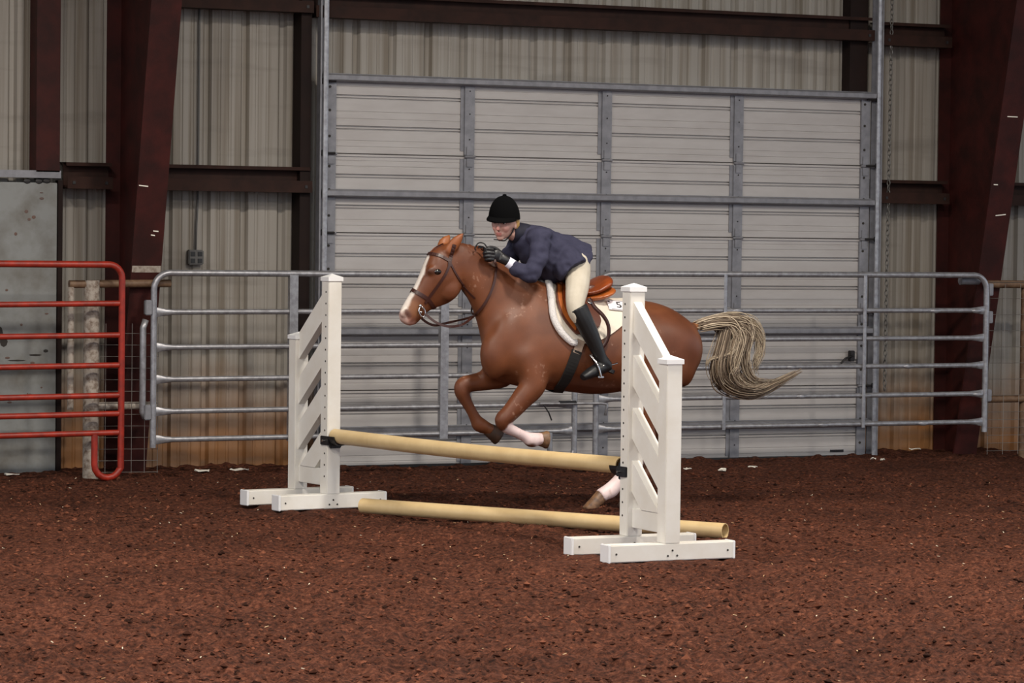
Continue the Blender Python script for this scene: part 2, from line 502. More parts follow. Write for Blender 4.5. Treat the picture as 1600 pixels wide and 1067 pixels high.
roof = MB(); roof.bbox(-24, 16, -20, 1.2, 6.9, 7.0)
tag(roof.build('ceiling', M['roof']), kind='structure')
for i, (x, y) in enumerate(LAMPS):
    t = thing('arena_lamp', 'round metal arena lamp hanging high ' + ('above the red gate side', 'behind and left of the jump', 'above the galvanised gate and horse', 'in front of the right standard', 'over the right column side', 'far off to the left of the arena')[i], 'lamp', (x, y, LAMP_Z), 'arena lamps')
    b = MB(); b.tube([V((x, y, LAMP_Z + .06)), V((x, y, LAMP_Z + .3)), V((x, y, LAMP_Z + .36))], [.46, .2, .08], 20)
    b.build('lamp_housing', M['lampcase'], t, 40)
    b = MB(); b.tube([V((x, y, LAMP_Z + .35)), V((x, y, 6.91))], .012, 6); b.build('hanger', M['lampcase'], t)
    l = area_lamp('lamp_light', (x, y, LAMP_Z), .9, LAMP_W, (1.0, .92, .82))
    l.parent = t; l.location = (0, 0, 0)

# ------------------------------------------------------------------ steel frame columns and girts
def column(xc, label):
    t = thing('steel_column', label, 'column', (xc, YS, 0))
    hw = .115
    yin = lambda z: -.13 - .222 * z
    b = MB(); b.bbox(xc - hw, xc + hw, YS - .045, YS - .03, -.05, 6.6); b.build('outer_flange', M['redsteel'], t)
    b = MB()
    vs = [(xc + s, y, z) for s in (-.006, .006) for (y, z) in ((YS - .045, -.05), (yin(-.05), -.05), (yin(6.6), 6.6), (YS - .045, 6.6))]
    b.add(vs, [(0, 1, 2, 3), (7, 6, 5, 4), (0, 4, 5, 1), (1, 5, 6, 2), (2, 6, 7, 3), (3, 7, 4, 0)]); b.build('web', M['redsteel'], t)
    b = MB()
    vs = [(xc + s, yin(z) + d, z) for s in (-hw, hw) for (d, z) in ((0, -.05), (-.016, -.05), (-.016, 6.6), (0, 6.6))]
    b.add(vs, [(0, 1, 2, 3), (7, 6, 5, 4), (0, 4, 5, 1), (1, 5, 6, 2), (2, 6, 7, 3), (3, 7, 4, 0)]); b.build('inner_flange', M['redsteel'], t)
    if label == L1:
        b = MB(); b.box((xc, yin(1.55) - .0175, 1.55), (.22, .002, .05), (V((1, 0, 0)), V((0, 1, 0)), V((0, -.222, 1)).normalized())); b.build('pale_patch', M['pipe'], t)
    for z, s, w in scuffs.get(label, []):
        b = MB(); b.box((xc + s, yin(z) - .0175, z), (w, .002, .008), (V((1, 0, random.uniform(-.15, .15))), V((0, 1, 0)), ZU)); b.build('paint_scratch', M['sliver'], t)
L1 = 'dark red steel frame column left of the overhead door'
L2 = 'dark red steel frame column right of the hoist chain'
scuffs = {L1: [(2.16, -.07, .07), (1.83, .05, .04), (1.80, .03, .03)], L2: [(2.86, 0, .1), (2.30, -.07, .04), (2.05, .02, .1)]}
column(-3.19, L1); column(4.16, L2)

def girt(x0, x1, z, h, label, y0=.0):
    """cold-formed Z girt: web, inner flange with lip, outer flange"""
    t = thing('steel_girt', label, 'beam', ((x0 + x1) / 2, YS, z))
    b = MB()
    prof = [(YS - .004, z + h), (y0 - .002, z + h - .004), (y0, z + h - .03), (y0 + .003, z + h - .03), (y0 + .006, z + h - .008), (.085, z + h - .01), (.085, z + .008), (y0 - .03, z + .004), (y0 - .03, z + .09), (y0 - .036, z + .09), (y0 - .036, z), (.092, z), (.092, z + h - .006), (YS - .004, z + h - .006)]
    n = len(prof)
    vs = [V((x0, *p)) for p in prof] + [V((x1, *p)) for p in prof]
    fs = [(i, (i + 1) % n, n + (i + 1) % n, n + i) for i in range(n)]
    b.add(vs, fs); b.build('channel', M['girt'], t)
    for x in (x0 + .05, x1 - .05):
        c = MB(); c.box((x, y0 - .038, z + .045), (.022, .008, .022)); c.build('bolt', M['iron'], t)
girt(-3.66, -3.31, 2.14, .2, 'short brown girt between the dark post and the left red column')
girt(-3.07, -1.72, 2.14, .2, 'brown girt between the left red column and the overhead door')
girt(3.37, 4.04, 2.14, .2, 'brown girt behind the hoist chain right of the door')
girt(4.28, 7.5, 2.14, .2, 'brown girt leaving the frame right of the right column')
girt(-1.70, 3.28, 3.49, .2, 'long brown girt running above the overhead door')
girt(-3.07, -1.72, 3.52, .2, 'brown girt at the top edge left of the overhead door')
girt(3.37, 4.04, 3.46, .2, 'upper brown girt behind the hoist chain at the top edge')

def post(name, x0, x1, y0, y1, z0, z1, m_, label, cat):
    """C-channel post open towards the wall"""
    t = thing(name, label, cat, ((x0 + x1) / 2, (y0 + y1) / 2, z0))
    b = MB(); b.bbox(x0, x1, y0, y0 + .012, z0, z1); b.build('face', m_, t)
    b = MB(); b.bbox(x0, x0 + .01, y0 + .012, y1, z0, z1); b.build('side', m_, t)
    b = MB(); b.bbox(x1 - .01, x1, y0 + .012, y1, z0, z1); b.build('side', m_, t)
post('door_jamb', -1.80, -1.715, .02, .19, -.05, 6.5, M['darksteel'], 'nearly black steel jamb at the left of the overhead door', 'post')
post('door_jamb', 3.10, 3.27, .06, .19, -.05, 6.5, M['darksteel'], 'nearly black steel jamb at the right of the overhead door', 'post')
post('steel_post', -3.89, -3.71, .0, .19, 2.26, 6.5, M['redsteel'], 'dark red steel post above the scuffed grey door', 'post')

# ------------------------------------------------------------------ overhead sectional door
door = thing('door_1', 'wide pale grey sectional overhead door with galvanised stiles', None, (.82, 0, 0), kind='structure')
SEC = DZ / 5
def section_mesh():
    g = [(0, -.0)]
    H = SEC
    rel = []
    def groove(c, w, d): rel.extend([(c - w / 2, 0), (c - w / 2 + .003, d), (c + w / 2 - .003, d), (c + w / 2, 0)])
    pr = [(.0, .02), (.006, .0)]
    for c, w, d in sorted([(.055, .01, .004), (.10, .012, .004), (.31 * H, .012, .016), (.31 * H + .022, .014, .022), (.44 * H, .012, .004), (.53 * H, .012, .005), (.70 * H, .012, .016), (.70 * H + .022, .014, .022), (.84 * H, .012, .005), (.91 * H, .012, .004)]):
        pr += [(c - w / 2, 0), (c - w / 2 + .003, d), (c + w / 2 - .003, d), (c + w / 2, 0)]
    pr += [(H - .012, 0), (H - .006, .02)]
    prof = [(d, z) for z, d in pr] + [(.05, H + .004), (.05, 0)]
    n = len(prof); x0, x1 = DX0, DX1
    vs = [V((x0, *p)) for p in prof] + [V((x1, *p)) for p in prof]
    fs = [(i, (i + 1) % n, n + (i + 1) % n, n + i) for i in range(n)] + [tuple(range(n))[::-1], tuple(range(n, 2 * n))]
    b = MB(); b.add(vs, fs); b.v = [p - V((.82, 0, 0)) for p in b.v]
    me = b.mesh('door_section')
    bm = bmesh.new(); bm.from_mesh(me); bmesh.ops.recalc_face_normals(bm, faces=bm.faces[:]); bm.to_mesh(me); bm.free()
    return me
sm = section_mesh()
STX = [-1.565, -.398, .806, 2.010, 3.215]
for k in range(5):
    s_ = link('door_section', sm, M['door'], door); s_.location = (0, 0, k * SEC + .0)
    s_['_org'] = (.82, 0, 0)
    for i, x in enumerate(STX):
        w = .085
        b = MB(); z0 = k * SEC + .012; z1 = (k + 1) * SEC - .02
        b.bbox(x - w / 2, x + w / 2, -.022, 0, z0, z1)
        if 0 < i < 4: b.bbox(x - w / 2 - .03, x - w / 2, -.008, 0, z0 + .03, z1)
        o = b.build('stile', M['galvdull'], door)
        for zz in (.12, .32, .5):
            c = MB(); c.tube([V((x + (.0 if 0 < i < 4 else -.012), -.022, z0 + zz)), V((x + (.0 if 0 < i < 4 else -.012), -.026, z0 + zz))], .011 if i in (0, 4) else .006, 8)
            c.build('bolt', M['hole'] if i in (0, 4) else M['iron'], door)
        if k < 4:
            h = MB(); zj = (k + 1) * SEC - .004
            h.bevbox((x, -.027, zj - .045), (.055, .01, .07), .003); h.bevbox((x, -.027, zj + .045), (.055, .01, .07), .003)
            h.tube([V((x - .045, -.032, zj)), V((x + .045, -.032, zj))], .011, 8)
            h.build('hinge', M['galvdull'], door)
    # slim lip along each joint
    if k < 4:
        b = MB(); b.bbox(DX0 + .01, DX1 - .01, -.012, .004, (k + 1) * SEC - .02, (k + 1) * SEC - .004); b.build('joint_strip', M['door'], door)
def strut(z):
    b = MB()
    pr = [(-.002, z + .035), (-.004, z + .03), (-.06, z + .022), (-.066, z + .016), (-.066, z - .016), (-.06, z - .022), (-.004, z - .03), (-.002, z - .035), (0, z - .035), (0, z + .035)]
    n = len(pr)
    vs = [V((DX0 - .02, *p)) for p in pr] + [V((DX1 + .02, *p)) for p in pr]
    b.add(vs, [(i, (i + 1) % n, n + (i + 1) % n, n + i) for i in range(n)] + [tuple(range(n))[::-1], tuple(range(n, 2 * n))])
    b.v = [p + V((0, -.022, 0)) for p in b.v]
    b.build('reinforcing_strut', M['galvdull'], door)
for z in (3.03, 2.14, 1.07, .30): strut(z)
b = MB(); b.bbox(DX0, DX1, -.03, .05, -.03, .03); b.build('bottom_seal', M['iron'], door)
b = MB(); b.bbox(2.93, 3.06, -.003, 0, .055, .075); b.build('maker_sticker', M['ink'], door)
lt = MB(); lt.bevbox((3.10, -.04, .86), (.05, .04, .09), .006); lt.tube([V((3.10, -.06, .86)), V((3.02, -.075, .84)), V((2.98, -.075, .80))], .009, 8); lt.build('latch', M['iron'], door)
for sgn, x in ((-1, DX0 - .035), (1, DX1 + .055)):
    b = MB(); b.bbox(x - .035, x + .035, -.012, .0, -.02, 6.4); b.bbox(x + sgn * .03 - .006, x + sgn * .03 + .006, -.075, -.0, -.02, 6.4)
    b.build('track_angle', M['galvdull'], door)
    b = MB(); b.tube([V((x - sgn * .005, -.085, -.02)), V((x - sgn * .005, -.085, 6.4))], [(.022, .010)] * 2, 10, ref=(0, 1, 0)); b.build('track', M['galv'], door)
    for k in range(1, 6):
        r_ = MB(); z = k * SEC - (.06 if k == 5 else 0)
        r_.tube([V((x + sgn * -.10, -.05, z)), V((x, -.06, z))], .009, 8); r_.tube([V((x - .012, -.06, z)), V((x + .012, -.06, z))], .024, 12)
        r_.build('roller', M['iron'], door)

# scuffed grey door at the far left
gd = thing('door_2', 'scuffed pale grey steel door at the left edge behind the red gate', None, (-4.6, 0, 0), kind='structure')
b = MB(); b.bevbox((-4.62, .05, 1.09), (1.80, .04, 2.18), .004); b.build('door_leaf', M['greydoor'], gd)
b = MB(); b.bbox(-5.6, -3.70, .0, .1, 2.215, 2.27); b.build('header_rail', M['galvdull'], gd)
b = MB(); b.bbox(-3.715, -3.68, .02, .10, -.02, 2.2); b.build('edge_frame', M['darksteel'], gd)
rs_ = random.Random(3)
for i in range(16):
    c = MB(); x = rs_.uniform(-4.2, -3.78); z = rs_.uniform(.5, 2.12)
    c.ell((x, .0285, z), (rs_.uniform(.006, .02), .0015, rs_.uniform(.004, .014)), nu=8, nv=4); c.build('rust_spot', M['rust'], gd)
for x, z, w, h in ((-4.16, 1.06, .035, .06), (-4.12, 1.0, .03, .04), (-3.88, .90, .05, .008), (-4.02, .86, .07, .006), (-3.80, .93, .02, .012)):
    c = MB(); c.ell((x, .0285, z), (w, .0015, h), nu=12, nv=4); c.build('black_scuff', M['hole'], gd)
for x, z in ((-3.86, 2.19), (-3.8, 2.195), (-3.95, 2.19)):
    c = MB(); c.ell((x, .026, z), (.028, .004, .02), nu=8, nv=4); c.build('roller_bracket', M['iron'], gd)

# ------------------------------------------------------------------ conduit, socket box, hoist chain
bx = on_y(303, 402, YS)
t = thing('outlet_box', 'dark four-socket outlet box with thin conduit on the left wall', 'outlet', (bx.x, YS, bx.z))
b = MB(); b.bevbox((bx.x, YS - .03, bx.z), (.12, .06, .115), .008); b.build('box', M['plug'], t)
for i in (-1, 1):
    for j in (-1, 1):
        c = MB(); c.bevbox((bx.x + i * .028, YS - .062, bx.z + j * .026), (.036, .006, .034), .002); c.build('socket', M['black'], t)
b = MB(); b.tube([V((bx.x + .005, YS - .022, bx.z + .05)), V((bx.x + .01, YS - .022, bx.z + .25)), V((bx.x + .02, YS - .022, bx.z + .45)), V((bx.x + .02, YS - .022, 6.0))], .0085, 8)
b.build('conduit', M['plug'], t, True)

def chain(p0, p1, label):
    t = thing('hoist_chain', label, 'chain', p1)
    n = int((p0 - p1).length / .042); b = MB()
    for i in range(n):
        c = p0.lerp(p1, (i + .5) / n); a = (PI / 2) * (i % 2) + .5
        u = V((math.cos(a), math.sin(a), 0)); pts = []
        for k in range(9):
            f = 2 * PI * k / 8
            pts.append(c + u * (.014 * math.cos(f)) + ZU * (.026 * math.sin(f)))
        b.tube(pts, .0042, 5, cap=False)
    o = b.build('chain_links', M['chain'], t, True); o['kind'] = 'stuff'
y_ = -.02
chain(on_y(1397, -150, y_), on_y(1382, 610, y_) , 'steel hoist chain hanging right of the door, the right-hand run')
chain(on_y(1379, -150, y_ + .05), on_y(1366, 612, y_ + .05), 'steel hoist chain hanging tight beside the right door track')

# bright gaps of daylight, painted as flat pale pieces, along the foot of the wall
for i, (px, py, w) in enumerate(((16, 743, .07), (318, 738, .08), (372, 736, .07), (385, 737, .03), (1074, 733, .04), (1128, 731, .045), (1176, 730, .045), (1365, 718, .035), (1379, 718, .03), (1421, 707, .07))):
    p = on_z(px, py, .02); p.y = min(p.y, .12)
    zz = float(ground_h(np.array([p.x]), np.array([p.y]))[0])
    b = MB(); rr = random.Random(i)
    ring = []
    for k in range(9):
        a = 2 * PI * k / 9
        ring.append(V((p.x + w * math.cos(a) * rr.uniform(.5, 1.1), p.y + .03 * math.sin(a) * rr.uniform(.5, 1.1), zz + .012 + .018 * rr.random())))
    n = len(ring)
    b.add(ring + [q - V((0, 0, .006)) for q in ring], [tuple(range(n)), tuple(range(2 * n - 1, n - 1, -1))] + [(k, (k + 1) % n, n + (k + 1) % n, n + k) for k in range(n)])
    wh = ['at the far left wall foot', 'below the outlet box at the wall foot', 'left of the left jump standard', 'beside the larger scrap left of the jump', 'just right of the right jump standard', 'below the horse tail, left one of two', 'below the horse tail, right one of two', 'at the foot of the right door track', 'right of the right door track foot', 'between door track and right column'][i]
    o = b.build('painted_daylight', M['sliver'], org=(p.x, p.y, zz)); tag(o, 'daylight gap painted as a white scrap on the dirt ' + wh, 'sliver', 'painted daylight gaps along the wall foot')

# ------------------------------------------------------------------ gates and pipe fence
GY = -.60
def rail(pts, r, mt, parent, flare0=False, flare1=False, name='rail'):
    pts = [V(p) for p in pts]
    if len(pts) == 2:
        a, c = pts; L = (c - a).length; ts = [0, .02 / L, .07 / L, .13 / L, .4, .6, 1 - .13 / L, 1 - .07 / L, 1 - .02 / L, 1]
        P = [a.lerp(c, k) for k in ts]; rr = []
        for i in range(10):
            f = 0
            if flare0 and i < 4: f = (1, .9, .45, 0)[i]
            if flare1 and i > 5: f = (0, .45, .9, 1)[i - 6]
            rr.append((r * (1 - .45 * f), r * (1 + .75 * f)))
        b = MB(); b.tube(P, rr, 10, ref=(0, 0, 1))
    else:
        b = MB(); b.tube(pts, r, 10, ref=(0, 1, 0))
    return b.build(name, mt, parent, 50)
def arc(c, r, a0, a1, n=6):       # in the x-z plane
    return [V((c[0] + r * math.cos(math.radians(a0 + (a1 - a0) * i / n)), c[1], c[2] + r * math.sin(math.radians(a0 + (a1 - a0) * i / n)))) for i in range(n + 1)]

lg = thing('livestock_gate', 'galvanised six-rail gate behind the left jump standard, hinged at the column', 'gate', (-1.45, GY, 0))
x0, x1 = -3.165, .27
zt, zs = 1.525, [1.236, .977, .741, .505, .297]
zr = lambda z: z                   # rails are level
pts = [V((x0, GY, .24))] + [V((x0, GY, zt - .12))] + arc((x0 + .12, GY, zt - .12), .12, 180, 90)[1:] + [V((x1 - .12, GY, zt))] + arc((x1 - .12, GY, zt - .12), .12, 90, 0)[1:] + [V((x1, GY, .10))]
rail(pts, .024, M['galv'], lg, name='frame')
for z in zs: rail([(x0 + .02, GY, z), (x1 - .02, GY, z + .015)], .0205, M['galv'], lg, True, True)
for x in (-2.08, -.85):
    b = MB(); b.bbox(x - .033, x + .033, GY - .028, GY - .018, .27, zt - .01); b.bbox(x - .033, x - .023, GY - .02, GY + .02, .27, zt - .01); b.build('stile', M['galv'], lg)
rail([(x1 - .21, GY, .30), (x1 - .21, GY, .17)] + arc((x1 - .105, GY, .17), .105, 180, 360)[1:], .022, M['galv'], lg, name='foot_loop')
b = MB(); b.tube([V((x0 - .055, GY + .02, .46)), V((x0 - .075, GY + .02, .50)), V((x0 - .075, GY + .02, 1.12)), V((x0 - .055, GY + .02, 1.18))], .024, 10); b.build('hinge_pipe', M['galv'], lg, True)
for z in (.50, 1.27):
    b = MB(); b.bevbox((x0 - .045, GY, z), (.05, .05, .11), .006); b.build('hinge', M['galvdull'], lg)
b = MB(); b.tube([V((-.05, GY - .045, .530)), V((.48, GY - .045, .527)), V((.525, GY - .045, .52)), V((.53, GY - .045, .50)), V((.515, GY - .045, .43))], .011, 8); b.build('latch_rod', M['galv'], lg, True)
b = MB(); b.bevbox((.19, GY - .04, .535), (.16, .03, .03), .008); b.tube([V((-.02, GY - .05, .52)), V((.02, GY - .06, .46)), V((.05, GY - .05, .40))], .006, 6); b.build('latch_strap', M['iron'], lg)

rg = thing('livestock_gate', 'galvanised six-rail gate behind the horse tail, ending at the right column', 'gate', (2.2, GY, 0))
x0, x1 = .455, 4.055
zt = 1.54
pts = [V((x0, GY, .07)), V((x0, GY, zt - .12))] + arc((x0 + .12, GY, zt - .12), .12, 180, 90)[1:] + [V((x1 - .12, GY, zt + .008))] + arc((x1 - .12, GY, zt - .112), .12, 90, 0)[1:] + [V((x1, GY, .245))]
rail(pts, .024, M['galv'], rg, name='frame')
for z in (1.252, 1.023, .796, .559, .325): rail([(x0 + .02, GY, z - .003), (x1 - .02, GY, z + .005)], .0205, M['galv'], rg, True, True)
for x in (1.58, 2.87):
    b = MB(); b.tube([V((x, GY - .03, .30)), V((x, GY - .03, zt))], [(.016, .006)] * 2, 8, ref=(0, 1, 0)); b.build('stile', M['galv'], rg)
for z in (1.43, 1.2, .55):
    b = MB(); b.bevbox((x1 + .035, GY, z), (.045, .045, .10), .006); b.build('hinge', M['galvdull'], rg)
for x, z in ((2.5, .325), (3.45, .325), (3.55, 1.252), (3.95, 1.252), (2.2, .796), (3.3, .796), (2.9, .559), (3.98, .559), (1.7, 1.252), (2.3, .559)):
    b = MB(); b.ell((x, GY - .014, z), (.055, .014, .02), nu=10, nv=6); b.build('weld_dent', M['galv'], rg, True)

r2 = thing('livestock_gate', 'red painted seven-rail gate with looped foot at the left edge', 'gate', (-4.9, -.66, 0))
RY = -.66
xe = on_y(190, 550, RY).x
zt = on_y(120, 413, RY).z
zs = [on_y(60, y, RY).z for y in (476, 526, 573.5, 621, 650, 680)]
pts = [V((-7.0, RY, zt)), V((xe - .1, RY, zt))] + arc((xe - .1, RY, zt - .1), .1, 90, 0)[1:] + [V((xe, RY, .10))] + arc((xe - .1, RY, .13), .1, 0, -180, 8)[1:] + [V((xe - .2, RY, zs[-1]))]
rail(pts, .025, M['redgate'], r2, name='frame')
for z in zs: rail([(-7.0, RY, z - .03), (xe - .02, RY, z + .01)], .022, M['redgate'], r2)

pf = thing('pipe_fence', 'weathered pipe fence post and rails between the red and galvanised gates', 'fence', (-3.58, -.5, 0))
PY = -.5
px_ = on_y(143, 500, PY).x; zt = on_y(190, 438, PY).z
b = MB(); b.tube([V((px_, PY, -.05)), V((px_, PY, zt))], .058, 16); b.build('post', M['pipe'], pf, 40)
xa, xb = on_y(108, 438, PY).x, on_y(266, 436, PY).x
rail([(xa, PY, zt - .03), (xb, PY, zt - .02)], .03, M['pipebrown'], pf)
rail([(px_, PY, .545), (on_y(245, 640, PY).x, PY, .545)], .03, M['pipe'], pf)
rail([(xa + .015, PY, zt - .05), (xa + .015, PY, .52)], .024, M['pipe'], pf, name='brace')
b = MB()
for i in range(13): b.tube([V((px_ + .03, PY - .03, .06 + .085 * i)), V((-3.10, PY - .03, .055 + .085 * i))], .0022, 4)
for i in range(5): b.tube([V((px_ + .1 * (i + 1), PY - .033, .05)), V((px_ + .1 * (i + 1), PY - .033, 1.15))], .0022, 4)
b.build('wire_mesh', M['wire'], pf)

pr_ = thing('pipe_fence', 'brown pipe and wire mesh fence at the right edge', 'fence', (5.2, -.5, 0))
z1_, z2_ = on_y(1575, 444, PY).z, on_y(1575, 623, PY).z
rail([(4.10, PY, z1_), (7.5, PY, z1_)], .034, M['pipebrown'], pr_)
rail([(4.10, PY, z2_), (7.5, PY, z2_)], .032, M['pipebrown'], pr_)
for x in (on_y(1598, 500, PY).x + .03, 6.2, 7.5):
    b = MB(); b.tube([V((x, PY + .02, -.05)), V((x, PY + .02, z1_))], .032, 12); b.build('post', M['pipebrown'], pr_, 40)
b = MB()
for i in range(14): b.tube([V((4.12, PY - .035, .08 + (.065 * i if i < 6 else .33 + .135 * (i - 5)))), V((7.5, PY - .035, .08 + (.065 * i if i < 6 else .33 + .135 * (i - 5))))], .0022, 4)
for i in range(22): b.tube([V((4.13 + .152 * i, PY - .038, .05)), V((4.13 + .152 * i, PY - .038, z1_))], .0022, 4)
b.build('wire_mesh', M['wire'], pr_)
b = MB(); b.tube([V((4.04, PY, 1.50)), V((3.86, PY, 1.50))], .034, 12); b.build('pipe_stub', M['galvdull'], pr_, 40)

# ------------------------------------------------------------------ jump standards
def standard(base, wing, label):
    """base: foot of the tall post; wing: unit vector from the tall to the short post"""
    wing = V((wing[0], wing[1], 0)).normalized(); ft = V((-wing.y, wing.x, 0))
    if ft.x < 0: ft = -ft
    B = V((base[0], base[1], 0)); ax = (wing, ft, ZU); PWD = .098
    t = thing('jump_standard', label, 'jump standard', B)
    sep = .45; HT, HS, FT = 1.535, 1.135, .098
    tall = lambda s, f, z: B + wing * s + ft * f + ZU * z
    def cap(s, z):
        b = MB(); w = PWD / 2 + .007
        r1 = [tall(s + i * w, j * w, z - .022) for i, j in ((-1, -1), (1, -1), (1, 1), (-1, 1))]
        r2_ = [p + ZU * .026 for p in r1]; b.rings([r1, r2_]); n = len(b.v)
        b.v.append(tall(s, 0, z + .027)); b.f = [f for f in b.f if set(f) != {4, 5, 6, 7}]
        for k in range(4): b.f.append((4 + k, 4 + (k + 1) % 4, n))
        return b.build('post_cap', M['cap'], t)
    b = MB(); b.bevbox(tall(0, 0, (HT + FT) / 2), (PWD, PWD, HT - FT), .004, ax); pt = b.build('tall_post', M['white'], t); cap(0, HT)
    b = MB(); b.bevbox(tall(sep, 0, (HS + FT) / 2), (PWD, PWD, HS - FT), .004, ax); b.build('short_post', M['white'], t); cap(sep, HS)
    for k in range(17):            # rows of pin holes on the tall post
        z = 1.44 - k * .0765
        for f_ in (-1, 1):
            c = MB(); p = tall(-PWD * .12, f_ * PWD / 2, z); c.tube([p - ft * .002, p + ft * .0016 * 1], .0062, 8)
            c.v = [q + ft * (f_ * .0005) for q in c.v]
            c.build('pin_hole', M['hole'], pt)
    s0, s1 = PWD / 2, sep - PWD / 2
    for k in range(4):
        za = 1.452 - .305 * k; zb = za - .295; hh = .178; zc = .262
        q0 = [(s0, za), (s1, zb), (s1, zb - hh), (s0, za - hh)]; q = []
        for i in range(4):          # clip at the top of the cross rail
            p1, p2 = q0[i], q0[(i + 1) % 4]
            if p1[1] >= zc: q.append(p1)
            if (p1[1] - zc) * (p2[1] - zc) < 0:
                u = (p1[1] - zc) / (p1[1] - p2[1]); q.append((p1[0] + (p2[0] - p1[0]) * u, zc))
        b = MB(); T = .025
        b.rings([[tall(s, -T, z) for s, z in q], [tall(s, T, z) for s, z in q]]); b.build('slat', M['white'], t)
    b = MB(); b.bevbox(tall(sep / 2, 0, .205), (sep - PWD, .04, .112), .003, ax); b.build('cross_rail', M['white'], t)
    for s in (0, sep):
        b = MB(); b.bevbox(tall(s, 0, FT / 2 + .002), (PWD, .80, FT), .005, ax); ff = b.build('foot', M['white'], t)
        for e in (-1, 1):
            c = MB(); c.bevbox(tall(s, e * .402, FT / 2 + .002), (PWD + .008, .016, FT + .006), .004, ax); c.build('end_cap', M['cap'], ff)
            for w_ in (-1, 1):
                c = MB(); p = tall(s + w_ * PWD / 2, e * .36, .05); c.tube([p - wing * .003, p + wing * .003], .006, 8); c.build('screw', M['hole'], ff)
        for f_, z in ((-.03, .03), (.03, .03), (0, .06)):
            for w_ in (-1, 1):
                c = MB(); p = tall(s + w_ * PWD / 2, f_, z); c.tube([p - wing * .003, p + wing * .003], .006, 8); c.build('screw', M['hole'], ff)
    return t
RB = (-2.116, -6.333); LB = (-2.752, -3.144)
standard(RB, (.03, -1), 'white slatted jump standard nearest the camera, beside the horse flank')
standard(LB, (-.14, .99), 'white slatted jump standard on the left, in front of the galvanised gate')

# ------------------------------------------------------------------ poles and cups
def hollow_pole(a, c, r, label, wob=0.0):
    a = V(a); c = V(c); d = (c - a).normalized(); t = r * .12
    b = MB(); n = 24; rs = []
    u = d.orthogonal().normalized(); w = d.cross(u)
    circ = lambda p, R_: [p + u * (R_ * math.cos(2 * PI * k / n)) + w * (R_ * math.sin(2 * PI * k / n)) for k in range(n)]
    K = 14
    outer = [a.lerp(c, i / K) + ZU * (-wob * math.sin(PI * i / K)) for i in range(K + 1)]
    rs = [circ(outer[0] + d * .3, r - t), circ(outer[0], r - t)] + [circ(p, r) for p in outer] + [circ(outer[-1], r - t), circ(outer[-1] - d * .3, r - t)]
    b.rings(rs)
    o = b.build('jump_pole', M['pole'], org=(a + c) / 2, smooth=50)
    return tag(o, label, 'pole', 'jump poles')
dl = (V((RB[0], RB[1], 0)) - V((LB[0], LB[1], 0))).normalized()
zl, zr_ = .485, .500
pa = V((LB[0], LB[1], zl)) + dl * .06; pb = V((RB[0], RB[1], zr_)) - dl * .09
hollow_pole(pa, pb, .049, 'cream plastic jump pole resting in the cups between the standards', .012)
ga = on_z(566, 790, .06); gb = on_z(1133, 830, .052)
gd_ = (gb - ga).normalized()
hollow_pole(ga, gb, .049, 'cream plastic ground pole lying on the dirt under the jump')
def cup(base, d, z, label, up=0.0):
    """d: direction from the post towards the pole"""
    d = V((d.x, d.y, 0)).normalized(); s = V((-d.y, d.x, 0)); ax = (d, s, ZU)
    P = V((base[0], base[1], z)) + d * .049
    t = thing('jump_cup', label, 'jump cup', P)
    b = MB(); b.bevbox(P + d * .012 + ZU * -.03, (.024, .085, .10), .005, ax)
    b.bevbox(P - d * .03 + s * .056 + ZU * -.03, (.10, .012, .06), .004, ax); b.bevbox(P - d * .03 - s * .056 + ZU * -.03, (.10, .012, .06), .004, ax)
    b.build('bracket', M['black'], t)
    rs = []
    for k in range(9):             # shallow half-round tray
        a = PI + PI * k / 8
        rs.append((math.cos(a) * .062, math.sin(a) * .062 + .0))
    inn = [(x * .86, z_ * .86) for x, z_ in rs][::-1]
    prof = [p for p in rs + inn]
    b = MB(); b.rings([[P + d * dd + s * x + ZU * z_ for x, z_ in prof] for dd in (.02, .085)]); b.build('tray', M['black'], t)
    b = MB(); q = P - d * .02 - ZU * .03; b.tube([q - s * .085, q + s * .085], .006, 8); b.build('pin', M['chrome'], t)
    if up:
        ring = [q + s * -.07 - d * .0 + ZU * -.045 + (-d * math.cos(a) + ZU * math.sin(a)) * .045 for a in [2 * PI * k / 14 for k in range(15)]]
        b = MB(); b.tube(ring, .0022, 5); b.build('pin_cord', M['black'], t)
cup(RB, -dl, zr_ + .0, 'black plastic jump cup under the right end of the raised pole', 1)
cup(LB, dl, zl + .0, 'black plastic jump cup under the left end of the raised pole')

# dark clods by the gate behind the poles
for i, (px, py, r) in enumerate(((903, 716, .05), (920, 716, .055), (938, 718, .045))):
    p = on_y(px, py, -.75)
    b = MB(); b.ell((p.x, p.y, .03), (r, r * .8, r + .012), nu=12, nv=8)
    rr = random.Random(i); b.v = [q + V((rr.uniform(-.006, .006), rr.uniform(-.006, .006), rr.uniform(-.006, .006))) for q in b.v]
    o = b.build('dirt_clod', M['girt'], org=(p.x, p.y, 0), smooth=True)
    tag(o, ['leftmost', 'middle', 'rightmost'][i] + ' of three round brown clods on the ground between the gate ends', 'clod', 'round clods between the gate ends')

